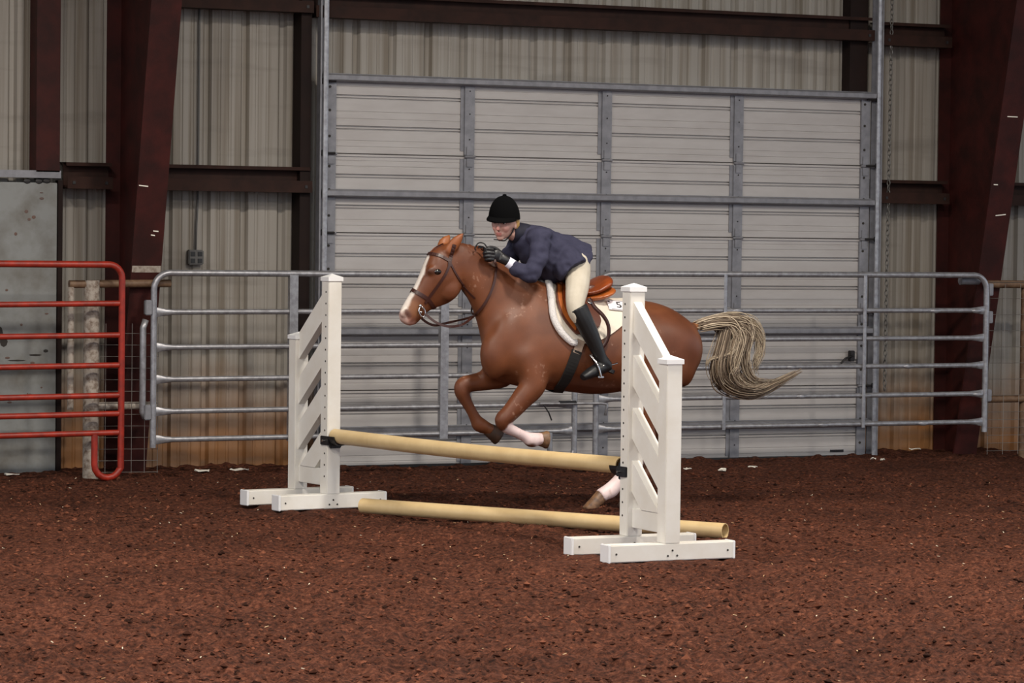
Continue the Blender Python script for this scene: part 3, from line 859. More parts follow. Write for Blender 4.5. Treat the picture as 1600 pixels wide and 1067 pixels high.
# ------------------------------------------------------------------ horse
HY = -3.85                         # the horse's middle plane; it heads along -x, its left side faces the camera
LAT = V((0, -1, 0))
def Hp(px, py, yl=0.0): return on_y(px, py, HY - yl)
def loft(b, rows, n=22, k=3):
    """rows: (top px, top py, bottom px, bottom py, half width, egg[, lateral shift])"""
    rows = [tuple(r) + (0.0,) * (7 - len(r)) for r in rows]
    rs = []
    for tx, ty, bx_, by_, hw, egg, sh in catmull(rows, k):
        A = Hp(tx, ty); B = Hp(bx_, by_); c = (A + B) / 2; mj = (A - B) / 2
        ring = []
        for j in range(n):
            t = 2 * PI * j / n
            ring.append(c + mj * math.cos(t) + LAT * (hw * math.sin(t) * (1 - egg * math.cos(t)) + sh))
        rs.append(ring)
    b.rings(rs)
def limb(b, rows, n=14, k=4, shape=True):
    """rows: px, py, lateral, in-plane radius, lateral radius"""
    P = []; R_ = []
    for px, py, yl, ra, rb in catmull(rows, k):
        P.append(Hp(px, py, yl)); R_.append((ra + .006 + .006 * sstep(-ra, -.07, -.04), rb + .005 + .006 * sstep(-ra, -.07, -.04)))
    b.tube(P, R_, n, ref=LAT)
def remesh(b, name, voxel, smooth_it=4, fac=.5):
    me = b.mesh(name + '_src'); o = bpy.data.objects.new(name + '_src', me); COL.objects.link(o)
    bm = bmesh.new(); bm.from_mesh(me); bmesh.ops.recalc_face_normals(bm, faces=bm.faces[:]); bm.to_mesh(me); bm.free()
    r = o.modifiers.new('r', 'REMESH'); r.mode = 'VOXEL'; r.voxel_size = voxel
    sm_ = o.modifiers.new('s', 'SMOOTH'); sm_.factor = fac; sm_.iterations = smooth_it
    dg = bpy.context.evaluated_depsgraph_get(); dg.update()
    out = bpy.data.meshes.new_from_object(o.evaluated_get(dg))
    bpy.data.objects.remove(o, do_unlink=True); bpy.data.meshes.remove(me)
    out.name = name
    smooth_me(out)
    return out                      # world coordinates
def attach(name, me, mt, parent):
    org = V(parent['_org']); me.transform(Matrix.Translation(-org))
    return link(name, me, mt, parent, org)
def seg_dist(P, a, c):
    a = np.array(a); c = np.array(c); d = c - a; L = (d * d).sum()
    t = np.clip(((P - a) @ d) / L, 0, 1)
    return np.linalg.norm(P - (a + t[:, None] * d), axis=1), t
def sstep(x, a, c):
    t = np.clip((x - a) / (c - a), 0, 1); return t * t * (3 - 2 * t)

hb = MB()
TORSO = [  # top, bottom, half width, egg
    (806, 418, 762, 548, .12, .15), (832, 434, 768, 582, .18, .15), (855, 441, 792, 600, .225, .22), (885, 452, 838, 607, .265, .25),
    (915, 463, 880, 611, .285, .22), (950, 468, 925, 616, .295, .15), (985, 467, 968, 612, .295, .08),
    (1015, 470, 1002, 600, .29, .02), (1042, 479, 1036, 596, .27, .0), (1064, 493, 1064, 592, .235, .0), (1078, 506, 1080, 580, .18, 0), (1087, 518, 1089, 560, .09, 0)]
loft(hb, TORSO)
loft(hb, [(702, 379, 722, 446, .062, .05), (722, 379, 726, 458, .066, .0), (746, 386, 737, 478, .074, .05), (776, 401, 747, 508, .088, .1), (806, 420, 754, 538, .118, .12), (834, 437, 764, 574, .16, .12), (858, 446, 790, 590, .19, .12)])
HEAD = [(706, 380, 721, 440, .06, 0), (690, 383, 719, 455, .075, -.05), (674, 391, 711, 466, .088, -.25), (665, 407, 700, 474, .088, -.35), (657, 427, 687, 479, .074, -.3),
        (648, 446, 674, 484, .06, -.2), (638, 463, 664, 491, .053, -.1), (629, 478, 656, 500, .053, 0), (624, 490, 648, 507, .05, 0), (626, 501, 638, 509, .034, 0)]
loft(hb, HEAD, k=4)
hb.ell(Hp(700, 450, .04), (.085, .04, .085)); hb.ell(Hp(700, 450, -.04), (.085, .04, .085))        # cheeks
for s in (-1, 1):
    hb.tube([Hp(686, 437, s * .066), Hp(676, 446, s * .066), Hp(666, 456, s * .054), Hp(658, 464, s * .044)], [.010, .013, .012, .006], 8)
    hb.ell(Hp(675, 423, s * .074), (.036, .02, .030)); hb.ell(Hp(631, 489, s * .036), (.032, .02, .03))   # brow, nostril
    hb.ell(Hp(804, 536, s * .12), (.17, .085, .22)); hb.ell(Hp(773, 554, s * .08), (.10, .10, .17))        # shoulder, breast
    hb.ell(Hp(1035, 560, s * .15), (.21, .13, .25)); hb.ell(Hp(1068, 556, s * .12), (.10, .115, .21)); hb.ell(Hp(1000, 595, s * .15), (.15, .12, .14))
# ears, laid back
def ear(px0, py0, px1, py1, yl, tip_yl):
    a = Hp(px0, py0, yl); c = Hp(px1, py1, tip_yl)
    P = [a.lerp(c, k) for k in (-.15, .0, .3, .55, .8, 1.0)]
    hb.tube(P, [(.03, .026), (.036, .026), (.042, .026), (.036, .022), (.022, .016), (.006, .006)], 10, ref=LAT)
ear(702, 391, 724, 364, .055, .075); ear(690, 386, 703, 367, -.045, -.06)
# near fore, far fore
limb(hb, [(815, 545, .15, .11, .08), (832, 582, .165, .095, .08), (832, 602, .17, .085, .075), (814, 625, .17, .066, .058), (797, 645, .165, .050, .046), (785, 657, .16, .042, .042), (793, 668, .15, .030, .031), (808, 676, .14, .023, .025), (820, 682, .13, .025, .027), (830, 687, .13, .039, .037), (840, 686, .13, .031, .034), (846, 686, .13, .033, .036)])
limb(hb, [(790, 560, -.13, .10, .08), (788, 583, -.15, .085, .075), (765, 592, -.16, .068, .062), (742, 597, -.16, .054, .05), (724, 601, -.16, .042, .042), (722, 612, -.16, .040, .041), (728, 626, -.155, .028, .029), (736, 641, -.15, .023, .025), (743, 654, -.15, .027, .028), (749, 663, -.15, .040, .037), (761, 669, -.15, .030, .033), (767, 673, -.15, .033, .034)])
# near hind, far hind
def hind(pts): limb(hb, pts)
hind([(1035, 545, .15, .19, .13), (1020, 585, .17, .16, .12), (1002, 618, .17, .115, .09), (1004, 655, .16, .075, .06), (1012, 690, .13, .052, .045), (1010, 704, .12, .050, .042), (997, 718, .11, .036, .034), (980, 736, .10, .031, .031), (965, 753, .10, .033, .033), (955, 765, .10, .042, .038), (944, 771, .10, .036, .036), (938, 775, .10, .036, .037)])
hind([(1042, 545, -.15, .19, .13), (1034, 590, -.17, .15, .12), (1022, 622, -.17, .11, .09), (1030, 655, -.16, .07, .06), (1040, 688, -.15, .05, .045), (1036, 702, -.145, .048, .042), (1022, 722, -.145, .034, .033), (1006, 745, -.14, .029, .030), (996, 760, -.14, .032, .032), (990, 768, -.14, .039, .037), (984, 776, -.14, .034, .035)])
hb.tube([Hp(1080, 508), Hp(1096, 509), Hp(1112, 512)], [.035, .028, .018], 10)                      # dock
HM = remesh(hb, 'body', .0105, 4, .5)
def lap(me, wfun, it):
    n = len(me.vertices); P = np.empty(n * 3); me.vertices.foreach_get('co', P); P = P.reshape(-1, 3)
    E_ = np.empty(len(me.edges) * 2, dtype=np.int32); me.edges.foreach_get('vertices', E_); E_ = E_.reshape(-1, 2)
    deg = np.bincount(E_.ravel(), minlength=n).astype(float); w = wfun(P)[:, None] * .6
    for _ in range(it):
        A = np.stack([np.bincount(E_[:, 0], P[E_[:, 1], k], n) + np.bincount(E_[:, 1], P[E_[:, 0], k], n) for k in range(3)], 1) / deg[:, None]
        P = P + (A - P) * w
    me.vertices.foreach_set('co', P.ravel()); me.update()
_xh = Hp(735, 450).x; _z0 = Hp(800, 600).z
lap(HM, lambda P: sstep(P[:, 2], _z0 - .05, _z0 + .10) * sstep(P[:, 0], _xh, _xh + .15), 45)
horse = thing('horse', 'chestnut horse with white blaze taking off over the jump', 'horse', (on_y(900, 600, HY).x, HY, 0))

def colour_horse(me):
    n = len(me.vertices); P = np.empty(n * 3); me.vertices.foreach_get('co', P); P = P.reshape(-1, 3)
    N = np.empty(n * 3); me.vertices.foreach_get('normal', N); N = N.reshape(-1, 3)
    L = lambda c: np.array(lin(c)[:3])
    base = L((108, 62, 37)); C = np.tile(base, (n, 1))
    def mix(w, c):
        nonlocal C
        w = np.clip(w, 0, 1)[:, None]; C = C * (1 - w) + L(c) * w
    jit = vnoise(P[:, 0] * 24 + 50, P[:, 2] * 24 + 50, 21) - .5
    mix(.55 * sstep(vnoise(P[:, 0] * 5 + 90, P[:, 2] * 5 + P[:, 1] * 4 + 90, 22), .45, .75), (90, 48, 28))
    # darker mealy lower legs
    for a, c in ((Hp(785, 657, .16), Hp(846, 686, .13)), (Hp(722, 606, -.16), Hp(767, 673, -.15)), (Hp(1010, 704, .145), Hp(944, 778, .14)), (Hp(1036, 702, -.145), Hp(984, 776, -.14))):
        d, t = seg_dist(P, a, c); mix(.35 * sstep(-d, -.12, -.06), (96, 54, 34))
    # white socks
    for a, c, r in ((Hp(797, 669, .15), Hp(846, 686, .13), .07), (Hp(990, 726, .10), Hp(938, 776, .10), .08)):
        d, t = seg_dist(P, a, c); mix(sstep(-(d + .02 * jit), -r, -r * .85), (228, 206, 204))
    d, t = seg_dist(P, Hp(841, 686, .13), Hp(856, 687, .13)); mix(.7 * sstep(-d, -.05, -.03), (150, 96, 76))
    d, t = seg_dist(P, Hp(752, 664, -.15), Hp(770, 676, -.15)); mix(.6 * sstep(-d, -.05, -.03), (140, 92, 56))
    # blaze down the face, widening to a pink-white muzzle
    path = [Hp(x, y) for x, y in ((667, 404), (657, 427), (648, 446), (638, 463), (629, 478), (624, 490), (626, 501))]
    wid = [.022, .036, .034, .034, .04, .046, .05]
    w = np.zeros(n)
    for i in range(len(path) - 1):
        d, t = seg_dist(P, path[i], path[i + 1])
        r = wid[i] + (wid[i + 1] - wid[i]) * t + .008 * jit
        w = np.maximum(w, sstep(-(d - r), -.010, .004))
    mix(w, (226, 216, 206))
    d, t = seg_dist(P, Hp(622, 497), Hp(636, 509)); mix(.75 * sstep(-d, -.075, -.04), (198, 150, 138))
    d, t = seg_dist(P, Hp(636, 487, .05), Hp(640, 494, .06)); mix(.9 * sstep(-d, -.026, -.012), (84, 50, 42))      # nostril
    d, t = seg_dist(P, Hp(644, 502, .055), Hp(656, 494, .06)); mix(.7 * sstep(-d, -.02, -.008), (96, 58, 48))      # mouth line
    d, t = seg_dist(P, Hp(652, 485, .055), Hp(645, 478, .055)); mix(.35 * sstep(-d, -.06, -.02), (152, 104, 66))
    # soft light hairs: cheek, ears, dark eye rim
    for yl in (.1, -.1):
        d, t = seg_dist(P, Hp(671, 424, yl), Hp(680, 424, yl)); mix(.7 * sstep(-d, -.032, -.016), (64, 36, 26))
    d, t = seg_dist(P, Hp(703, 388, .055), Hp(723, 366, .075)); mix(.5 * sstep(-d, -.05, -.02), (168, 98, 54))
    d, t = seg_dist(P, Hp(688, 384, -.045), Hp(701, 369, -.06)); mix(.5 * sstep(-d, -.05, -.02), (176, 106, 58))
    d, t = seg_dist(P, Hp(1090, 509), Hp(1112, 512)); mix(sstep(-d, -.05, -.03) * .5, (170, 120, 80))
    at = me.color_attributes.new('Col', 'FLOAT_COLOR', 'POINT')
    at.data.foreach_set('color', np.concatenate([C, np.ones((n, 1))], 1).astype(np.float32).ravel())
colour_horse(HM)
BVH = BVHTree.FromPolygons([v.co.copy() for v in HM.vertices], [tuple(p.vertices) for p in HM.polygons])
def on_horse(px, py, off=.004):
    """the point of the horse's coat on the sight line, lifted along its normal"""
    loc, nrm, _, _ = BVH.ray_cast(CAM, ray(px, py).normalized())
    if loc is None:
        loc, nrm, _, _ = BVH.find_nearest(Hp(px, py))
    return loc + nrm * off, nrm
attach('body', HM.copy(), M['horse'], horse)
mirror = lambda p: V((p.x, 2 * HY - p.y, p.z))

def hoof(a, c, r, mt, g=None):
    """from the coronet a to the middle of the sole c; g: the way the sole faces"""
    b = MB(); d = (c - a).normalized(); g = (g or d).normalized(); rs = []
    for k, (q, nrm, rr) in enumerate(((a - d * .012, d, .82), (a, d, .95), (a.lerp(c, .5), (d + g).normalized(), 1.10), (c - g * .010, g, 1.28), (c, g, 1.26))):
        u = (LAT - nrm * LAT.dot(nrm)).normalized(); w = nrm.cross(u)
        rs.append([q + u * (r * rr * .9 * math.cos(2 * PI * j / 18)) + w * (r * rr * 1.1 * math.sin(2 * PI * j / 18)) for j in range(18)])
    b.rings(rs)
    return b.build('hoof', mt, horse, 45)
hoof(Hp(842, 686, .13), Hp(855, 687, .13), .042, M['hoof'])
hoof(Hp(763, 671, -.15), Hp(780, 682, -.15), .043, M['hoofdark'])
hoof(Hp(940, 774, .10), Hp(924, 793, .10), .043, M['hoof'], V((.12, 0, -1)))
hoof(Hp(986, 774, -.14), Hp(978, 790, -.14), .042, M['hoofdark'], V((.1, 0, -1)))
for s in (1, -1):
    p = Hp(676, 424.5, .0); loc, nrm, _, _ = BVH.ray_cast(p + LAT * s * .5, LAT * -s)
    b = MB(); b.ell(loc - LAT * s * .005, (.027, .013, .020)); b.build('eye', M['eye'], horse, True)

# tail, mane and forelock: tapering locks
def lock(b, pts, r0, n, rng, spread, cols, tip=.25, flat=1.0):
    P = catmull([tuple(p) for p in pts], 6)
    K = len(P)
    for s in range(n):
        ox, oy, oz = (rng.gauss(0, 1) for _ in range(3)); ph = rng.random() * 6.28; am = rng.random() * spread * .35
        q = []; rr = []
        end = rng.uniform(.72, 1.0)
        for i in range(K):
            t = i / (K - 1)
            if t > end: break
            e = spread * (.35 + .65 * math.sin(PI * min(1, t * .8 + .12))) * (1 - .45 * t)
            w = am * math.sin(ph + t * 6)
            q.append(V(P[i]) + V((ox * e + w, oy * e, oz * e + w * .5))); rr.append(max(.0008, r0 * (1 - (1 - tip) * t / end) * (.5 if i == 0 else 1)))
        c = rng.choice(cols); k = rng.uniform(.85, 1.15)
        if len(q) > 2: b.tube(q, rr, 4, col=(c[0] * k, c[1] * k, c[2] * k, 1))
rng = random.Random(4)
light = [lin((200, 184, 160)), lin((182, 166, 142)), lin((166, 150, 130))]
mid = [lin((142, 126, 108)), lin((120, 104, 88)), lin((164, 148, 128)), lin((104, 88, 74))]
dark = [lin((92, 76, 60)), lin((112, 94, 74)), lin((76, 62, 50))]
b = MB()
T = lambda *a: [Hp(x, y, z) for x, y, z in a]
lock(b, T((1092, 509, 0), (1118, 504, .02), (1138, 508, .04), (1149, 526, .05), (1145, 548, .06), (1128, 556, .06), (1110, 562, .05), (1103, 572, .05)), .0036, 50, rng, .014, light)
lock(b, T((1092, 509, 0), (1120, 503, .02), (1144, 506, .03), (1156, 528, .05), (1150, 556, .05), (1146, 580, .05), (1160, 600, .04), (1185, 606, .03)), .0038, 130, rng, .024, light + mid)
lock(b, T((1094, 508, 0), (1130, 501, .0), (1158, 505, .01), (1170, 524, .02), (1164, 550, .02), (1166, 574, .02), (1180, 594, .02), (1215, 594, 0)), .0038, 150, rng, .026, light + mid)
lock(b, T((1094, 508, 0), (1134, 501, -.02), (1170, 505, -.03), (1186, 524, -.03), (1188, 548, -.02), (1180, 570, -.01), (1182, 586, 0)), .0038, 140, rng, .024, mid + light)
lock(b, T((1100, 508, 0), (1140, 503, -.02), (1176, 512, -.02), (1188, 534, -.02), (1184, 560, -.01), (1176, 578, -.01)), .0030, 60, rng, .026, light)
lock(b, T((1135, 515, .02), (1128, 545, .03), (1122, 572, .04), (1128, 596, .04), (1152, 610, .03), (1184, 612, .02), (1215, 599, 0), (1256, 577, 0)), .0040, 220, rng, .028, mid + dark)
lock(b, T((1146, 520, .0), (1136, 552, .02), (1134, 580, .03), (1150, 602, .03), (1178, 610, .02), (1208, 600, 0), (1246, 581, 0)), .0040, 200, rng, .028, mid + dark)
lock(b, T((1160, 520, -.03), (1150, 552, -.02), (1150, 580, -.01), (1165, 598, 0), (1190, 602, 0), (1222, 592, 0)), .0040, 130, rng, .026, dark + mid)
lock(b, T((1120, 512, -.04), (1136, 525, -.05), (1132, 550, -.05), (1128, 580, -.04), (1140, 605, -.03)), .0038, 80, rng, .018, dark)
lock(b, T((1150, 575, .06), (1140, 590, .06), (1150, 604, .06), (1176, 608, .05), (1200, 598, .03)), .0030, 40, rng, .022, light + mid)
o = b.build('tail', M['hair'], horse, True); o['label'] = 'flaxen tail streaming out behind'
b = MB()
mcol = [lin((112, 58, 34)), lin((134, 74, 42)), lin((84, 42, 26))]
lock(b, T((692, 382, 0), (682, 387, .01), (675, 394, .012), (672, 402, .012)), .0026, 26, rng, .006, mcol)
b.build('forelock', M['hair'], horse, True)
b = MB()
for i in range(15):
    f = i / 14; x = 722 + f * 100; y = 379 + (0 if f < .2 else (f - .2) * 66)
    lock(b, [Hp(x, y + 6, -.02), Hp(x + 1, y + 6, -.06), Hp(x + 3, y + 18, -.11), Hp(x + 5, y + 38, -.14)], .003, 12, rng, .008, mcol)
b.build('mane', M['hair'], horse, True)

# ------------------------------------------------------------------ tack
HX = horse['_org'][0]
def surf_grid(fr, re, I, J, off, bulge=0.0, spine=None):
    """near-side sheet between a front and a rear edge (pixel polylines, top to bottom) laid on the coat"""
    fr = catmull(fr, 6); re = catmull(re, 6)
    pick = lambda c, t: [c[int(t * (len(c) - 1))][k] * (1 - (t * (len(c) - 1)) % 1) + c[min(int(t * (len(c) - 1)) + 1, len(c) - 1)][k] * ((t * (len(c) - 1)) % 1) for k in (0, 1)]
    G = []
    for j in range(J + 1):
        s = j / J; row = []
        for i in range(I + 1):
            t = i / I
            a = pick(fr, t); c = pick(re, t)
            px = a[0] * (1 - s) + c[0] * s; py = a[1] * (1 - s) + c[1] * s + bulge * math.sin(PI * s) * t
            if i == 0 and spine is not None:
                p = Hp(px, py, .02); loc, nrm, _, _ = BVH.find_nearest(p); row.append((loc + nrm * off, nrm))
            else:
                row.append(on_horse(px, py, off))
        G.append(row)
    return G
def sheet(G, th, name, mt, parent, mir=False):
    J, I = len(G), len(G[0]); f = mirror if mir else (lambda p: p)
    vs = [f(p) for r in G for p, n in r] + [f(p - n * th) for r in G for p, n in r]
    K = J * I; fs = []
    for j in range(J - 1):
        for i in range(I - 1):
            a, c, d, e = j * I + i, j * I + i + 1, (j + 1) * I + i + 1, (j + 1) * I + i
            fs += [(a, c, d, e), (K + e, K + d, K + c, K + a)]
    edge = [j * I for j in range(J)] + [(J - 1) * I + i for i in range(1, I)] + [j * I + I - 1 for j in range(J - 2, -1, -1)] + [i for i in range(I - 2, 0, -1)]
    for a, c in zip(edge, edge[1:] + edge[:1]): fs.append((a, c, K + c, K + a))
    b = MB(); b.add(vs, fs); return b.build(name, mt, parent, 50)
def strap(b, pts, w, th=.004):
    """pts: (position, normal) list -> flat strap"""
    rs = []
    for i, (p, n) in enumerate(pts):
        d = (pts[min(i + 1, len(pts) - 1)][0] - pts[max(i - 1, 0)][0]).normalized(); s = d.cross(n).normalized()
        rs.append([p + s * w / 2, p + s * w / 2 + n * th, p - s * w / 2 + n * th, p - s * w / 2])
    b.rings(rs); return b
def coat_path(pxs, off=.002, k=5): return [on_horse(x, y, off) for x, y in catmull(pxs, k)]
def mir_path(pts): return [(mirror(p), V((n.x, -n.y, n.z))) for p, n in pts]

# saddle pad
pad = thing('saddle_pad', 'white fleece-edged saddle pad with number card under the saddle', 'saddle pad', (HX, HY, 1.3))
FR = [(856, 441), (860, 470), (864, 498), (876, 520), (893, 536)]
RE = [(984, 468), (987, 474), (988, 482), (987, 490), (985, 498)]
G = surf_grid(FR, RE, 12, 14, .014, 14, True)
sheet(G, .012, 'pad_cloth', M['pad'], pad); sheet(G, .012, 'pad_cloth', M['pad'], pad, True)
for mir in (False, True):
    e = [p + n * .004 for p, n in G[0]] + [p + n * .004 for p, n in (G[1][-1],)]
    if mir: e = [mirror(p) for p in e]
    b = MB(); b.tube(e, [(.024, .024)] * len(e), 10); b.build('fleece_edge', M['fleece'], pad, True)
pc, nn = on_horse(961, 481, .022)
rx = (RH - nn * RH.dot(nn)).normalized(); uy = nn.cross(rx)
ca, sa = math.cos(.20), math.sin(.20); rx, uy = rx * ca + uy * sa, uy * ca - rx * sa
b = MB(); b.box(pc + rx * .028, (.17, .105, .004), (rx, uy, nn)); card = b.build('number_card', M['card'], pad)
for dy_ in (-.047, .047):
    b = MB(); b.box(pc + rx * .035 + uy * dy_ + nn * .0025, (.15, .003, .001), (rx, uy, nn)); b.build('border_line', M['ink'], card)
cu_ = bpy.data.curves.new('digit', 'FONT'); cu_.body = '5'; cu_.size = .088; cu_.extrude = .0008; cu_.align_x = 'CENTER'; cu_.align_y = 'CENTER'
to = bpy.data.objects.new('digit', cu_); COL.objects.link(to)
dm = bpy.data.meshes.new_from_object(to.evaluated_get(bpy.context.evaluated_depsgraph_get())); bpy.data.objects.remove(to, do_unlink=True)
mm = Matrix.Identity(4); q_ = pc + rx * .020 + nn * .003
for i in range(3): mm[i][0] = rx[i]; mm[i][1] = uy[i]; mm[i][2] = nn[i]; mm[i][3] = q_[i]
dm.transform(mm); dm.transform(Matrix.Translation(-V(pad['_org']))); link('printed_digit', dm, M['ink'], card, V(pad['_org']))
b = MB(); lp = pc - rx * .046 + uy * .036 + nn * .0015; b.ell(lp, (.012, .010, .001), (rx, uy, nn), 10, 4); b.ell(lp + rx * .006 - uy * .008, (.006, .004, .001), (rx, uy, nn), 8, 4); b.build('emblem', M['ink'], pad)

# saddle
sad = thing('saddle', 'tan leather jumping saddle with upturned cantle under the rider', 'saddle', (HX, HY, 1.35))
FF = [(867, 443), (866, 468), (873, 492), (886, 512), (898, 524)]; FRr = [(915, 455), (924, 478), (933, 495), (936, 508), (926, 522)]
Gf = surf_grid(FF, FRr, 10, 8, .036, 0, True)
sheet(Gf, .012, 'flap', M['leatherd'], sad); sheet(Gf, .012, 'flap', M['leatherd'], sad, True)
Gk = surf_grid([(868, 444), (868, 468), (876, 492), (889, 511), (896, 519)], [(874, 446), (874, 468), (881, 490), (892, 506), (898, 514)], 10, 2, .042)
sheet(Gk, .016, 'front_panel', M['leathero'], sad); sheet(Gk, .016, 'front_panel', M['leathero'], sad, True)
Gk = surf_grid([(875, 446), (875, 468), (882, 490), (893, 506), (899, 513)], [(888, 450), (888, 470), (892, 488), (900, 500), (906, 506)], 10, 3, .050)
sheet(Gk, .024, 'knee_roll', M['leather'], sad); sheet(Gk, .024, 'knee_roll', M['leather'], sad, True)
b = MB(); loft(b, [(866, 432, 868, 446, .035, 0), (874, 438, 877, 454, .07, 0), (890, 449, 893, 464, .12, 0), (910, 449, 913, 464, .165, 0), (926, 440, 930, 458, .18, 0), (938, 432, 942, 451, .165, 0), (945, 429, 948, 446, .11, 0)], n=20)
attach('seat', remesh(b, 'seat', .008, 4), M['leather'], sad)
b = MB(); loft(b, [(900, 460, 902, 474, .13, 0), (922, 457, 926, 470, .185, 0), (938, 450, 942, 464, .185, 0), (947, 446, 950, 459, .14, 0)], n=20)
attach('rear_panel', remesh(b, 'rear_panel', .008, 4), M['leathero'], sad)
p, n_ = on_horse(921, 468, .05); b = MB(); b.ell(p, (.05, .02, .055)); b.build('skirt_flap', M['leatherd'], sad, True)
b = MB(); b.tube([Hp(918, 470, .33), Hp(921, 474, .345), Hp(925, 473, .335)], .006, 8); b.build('buckle', M['chrome'], sad, True)
st = [(Hp(x, y, yl), V((0.1, -1, .1)).normalized()) for x, y, yl in catmull([(920, 466, .32), (929, 480, .335), (941, 492, .34), (949, 505, .335), (951, 520, .33), (947, 534, .33), (936, 548, .335), (925, 556, .345)], 5)]
b = strap(MB(), st, .026, .005); b.build('stirrup_leather', M['bridle'], sad, True)
for mir in (False, True):
    f = mirror if mir else (lambda p: p)
    Pn = [Hp(935, 588, .30), Hp(930, 573, .298), Hp(924, 558, .335), Hp(922, 555, .352), Hp(925, 558, .37), Hp(934, 570, .412), Hp(939, 589, .418)]
    b = MB(); b.tube([f(V(p)) for p in catmull([tuple(p) for p in Pn], 4)], .0075, 8)
    c0, c1 = f(Pn[0]), f(Pn[-1]); dd = (c1 - c0).normalized(); b.bevbox((c0 + c1) / 2, ((c1 - c0).length + .01, .04, .012), .003, (dd, ZU.cross(dd).normalized(), ZU))
    b.build('stirrup_iron', M['chrome'], sad, 50)
gp = coat_path([(907, 532), (900, 552)], .010, 4)
b = strap(MB(), gp, .055, .006); strap(b, mir_path(gp), .055, .006); gth = b.build('girth_end', M['elastic'], sad)
gp = coat_path([(901, 548), (893, 570), (883, 592), (875, 603)], .008, 5); lo_ = Hp(872, 610, .0)
loc, nrm, _, _ = BVH.find_nearest(lo_); gp2 = gp + [(loc + nrm * .008, nrm)]
full = gp2 + [x for x in mir_path(gp)[::-1]]
b = strap(MB(), full, .072, .008); b.build('girth', M['girth'], sad)

# bridle
br = thing('bridle', 'dark brown leather bridle with silver bit on the horse head', 'bridle', tuple(Hp(690, 440)))
def head_strap(name, pxs, w, top=None, both=True, mt='bridle'):
    pt = coat_path(pxs, .002, 4)
    b = MB(); strap(b, pt, w)
    if both: strap(b, mir_path(pt), w)
    return b.build(name, M[mt], br)
head_strap('browband', [(667, 396), (676, 397), (688, 400), (701, 407)], .022)
head_strap('crownpiece', [(710, 382), (707, 392), (703, 405), (702, 416)], .026)
head_strap('cheekpiece', [(702, 414), (696, 428), (684, 446), (673, 461), (664, 474)], .018)
head_strap('noseband', [(640, 450), (648, 455), (659, 461), (669, 468), (675, 476), (679, 482)], .024)
head_strap('throatlatch', [(704, 412), (711, 426), (721, 442), (732, 456), (742, 466)], .013)
for mir in (False, True):
    f = mirror if mir else (lambda p: p)
    c = Hp(660, 487, .062); e1 = V((-.35, 0, .94)).normalized(); e2 = V((-.94, -.15, -.35)).normalized()
    ring = [f(c + e1 * (.034 * math.cos(a)) + e2 * (.026 * math.sin(a) * (1.0 if math.sin(a) > 0 else .75))) for a in [2 * PI * k / 18 for k in range(19)]]
    b = MB(); b.tube(ring, .0055, 8, cap=False); b.tube([f(c + e2 * .01), f(c - LAT * .06)], .008, 8); b.ell(f(c + e1 * .04), (.012, .008, .012), nu=8, nv=6); b.build('bit_ring', M['chrome'], br, True)
    b = MB()
    rp = [(Hp(x, y, yl), LAT) for x, y, yl in ((664, 490, .066), (680, 503, .085), (700, 510, .11), (722, 507, .135))] + [on_horse(x, y, .014) for x, y in ((741, 494), (747, 488), (753, 480), (758, 472), (763, 463), (767, 454), (770, 445), (772, 436), (773, 426), (774, 418))] + [(Hp(774, 412, .14), LAT), (Hp(772, 402, .13), LAT)]
    P_ = catmull([tuple(p) + tuple(n) for p, n in rp], 4)
    pts = [(V(q[:3]), V(q[3:]).normalized()) for q in P_]
    if mir: pts = mir_path(pts)
    strap(b, pts, .016, .004); b.build('rein', M['bridle'], br)

# ------------------------------------------------------------------ rider
per = thing('person', 'person in navy jacket and black helmet leaning forward over the horse', 'person', (HX, HY, 1.2))
def limb2(b, rows, n=14, k=4, mir=False, grow=0.0):
    P = []; R_ = []
    for px, py, yl, ra, rb in catmull(rows, k):
        p = Hp(px, py, yl); P.append(mirror(p) if mir else p); R_.append((ra + grow, rb + grow))
    b.tube(P, R_, n, ref=LAT)
HC_ = Hp(787.5, 345, .02)
yaw_f = math.radians(45)
fd = V((-math.cos(yaw_f), -math.sin(yaw_f), -.20)).normalized()
hu = (ZU + V((.10, 0, 0))); hu = (hu - fd * hu.dot(fd)).normalized(); hs = fd.cross(hu) * -1.0      # hs: the rider's left
AXH = (fd, hs, hu)
hp = lambda f, s, u: HC_ + fd * f + hs * s + hu * u
SLEEVE = [(845, 374, .15, .070, .065), (843, 392, .20, .064, .060), (838, 412, .225, .058, .055), (829, 430, .225, .052, .050), (818, 426, .20, .049, .046), (808, 419, .17, .042, .040), (801, 414, .152, .038, .037)]
JK = [(819, 352, 803, 372, .065, 0), (832, 350, 806, 388, .12, 0), (848, 353, 818, 412, .175, 0), (868, 360, 838, 432, .185, 0), (886, 368, 856, 440, .17, 0), (904, 375, 872, 442, .17, 0), (914, 380, 882, 446, .185, 0), (918, 383, 886, 448, .185, 0)]
LEG = [(901, 406, .08, .09, .09), (903, 424, .15, .085, .085), (902, 447, .24, .080, .076), (899, 470, .31, .066, .062), (900, 487, .335, .055, .054), (908, 500, .345, .05, .048)]
BOOT = [(902, 481, .335, .063, .060), (910, 497, .345, .060, .057), (921, 519, .35, .053, .050), (931, 541, .352, .043, .043), (938, 558, .354, .037, .038), (944, 568, .356, .040, .038), (951, 573, .352, .030, .030)]
FOOT = [(952, 571, .352, .030, .030), (942, 574, .358, .036, .034), (930, 579, .368, .035, .037), (919, 585, .378, .028, .036), (910, 590, .385, .017, .024)]
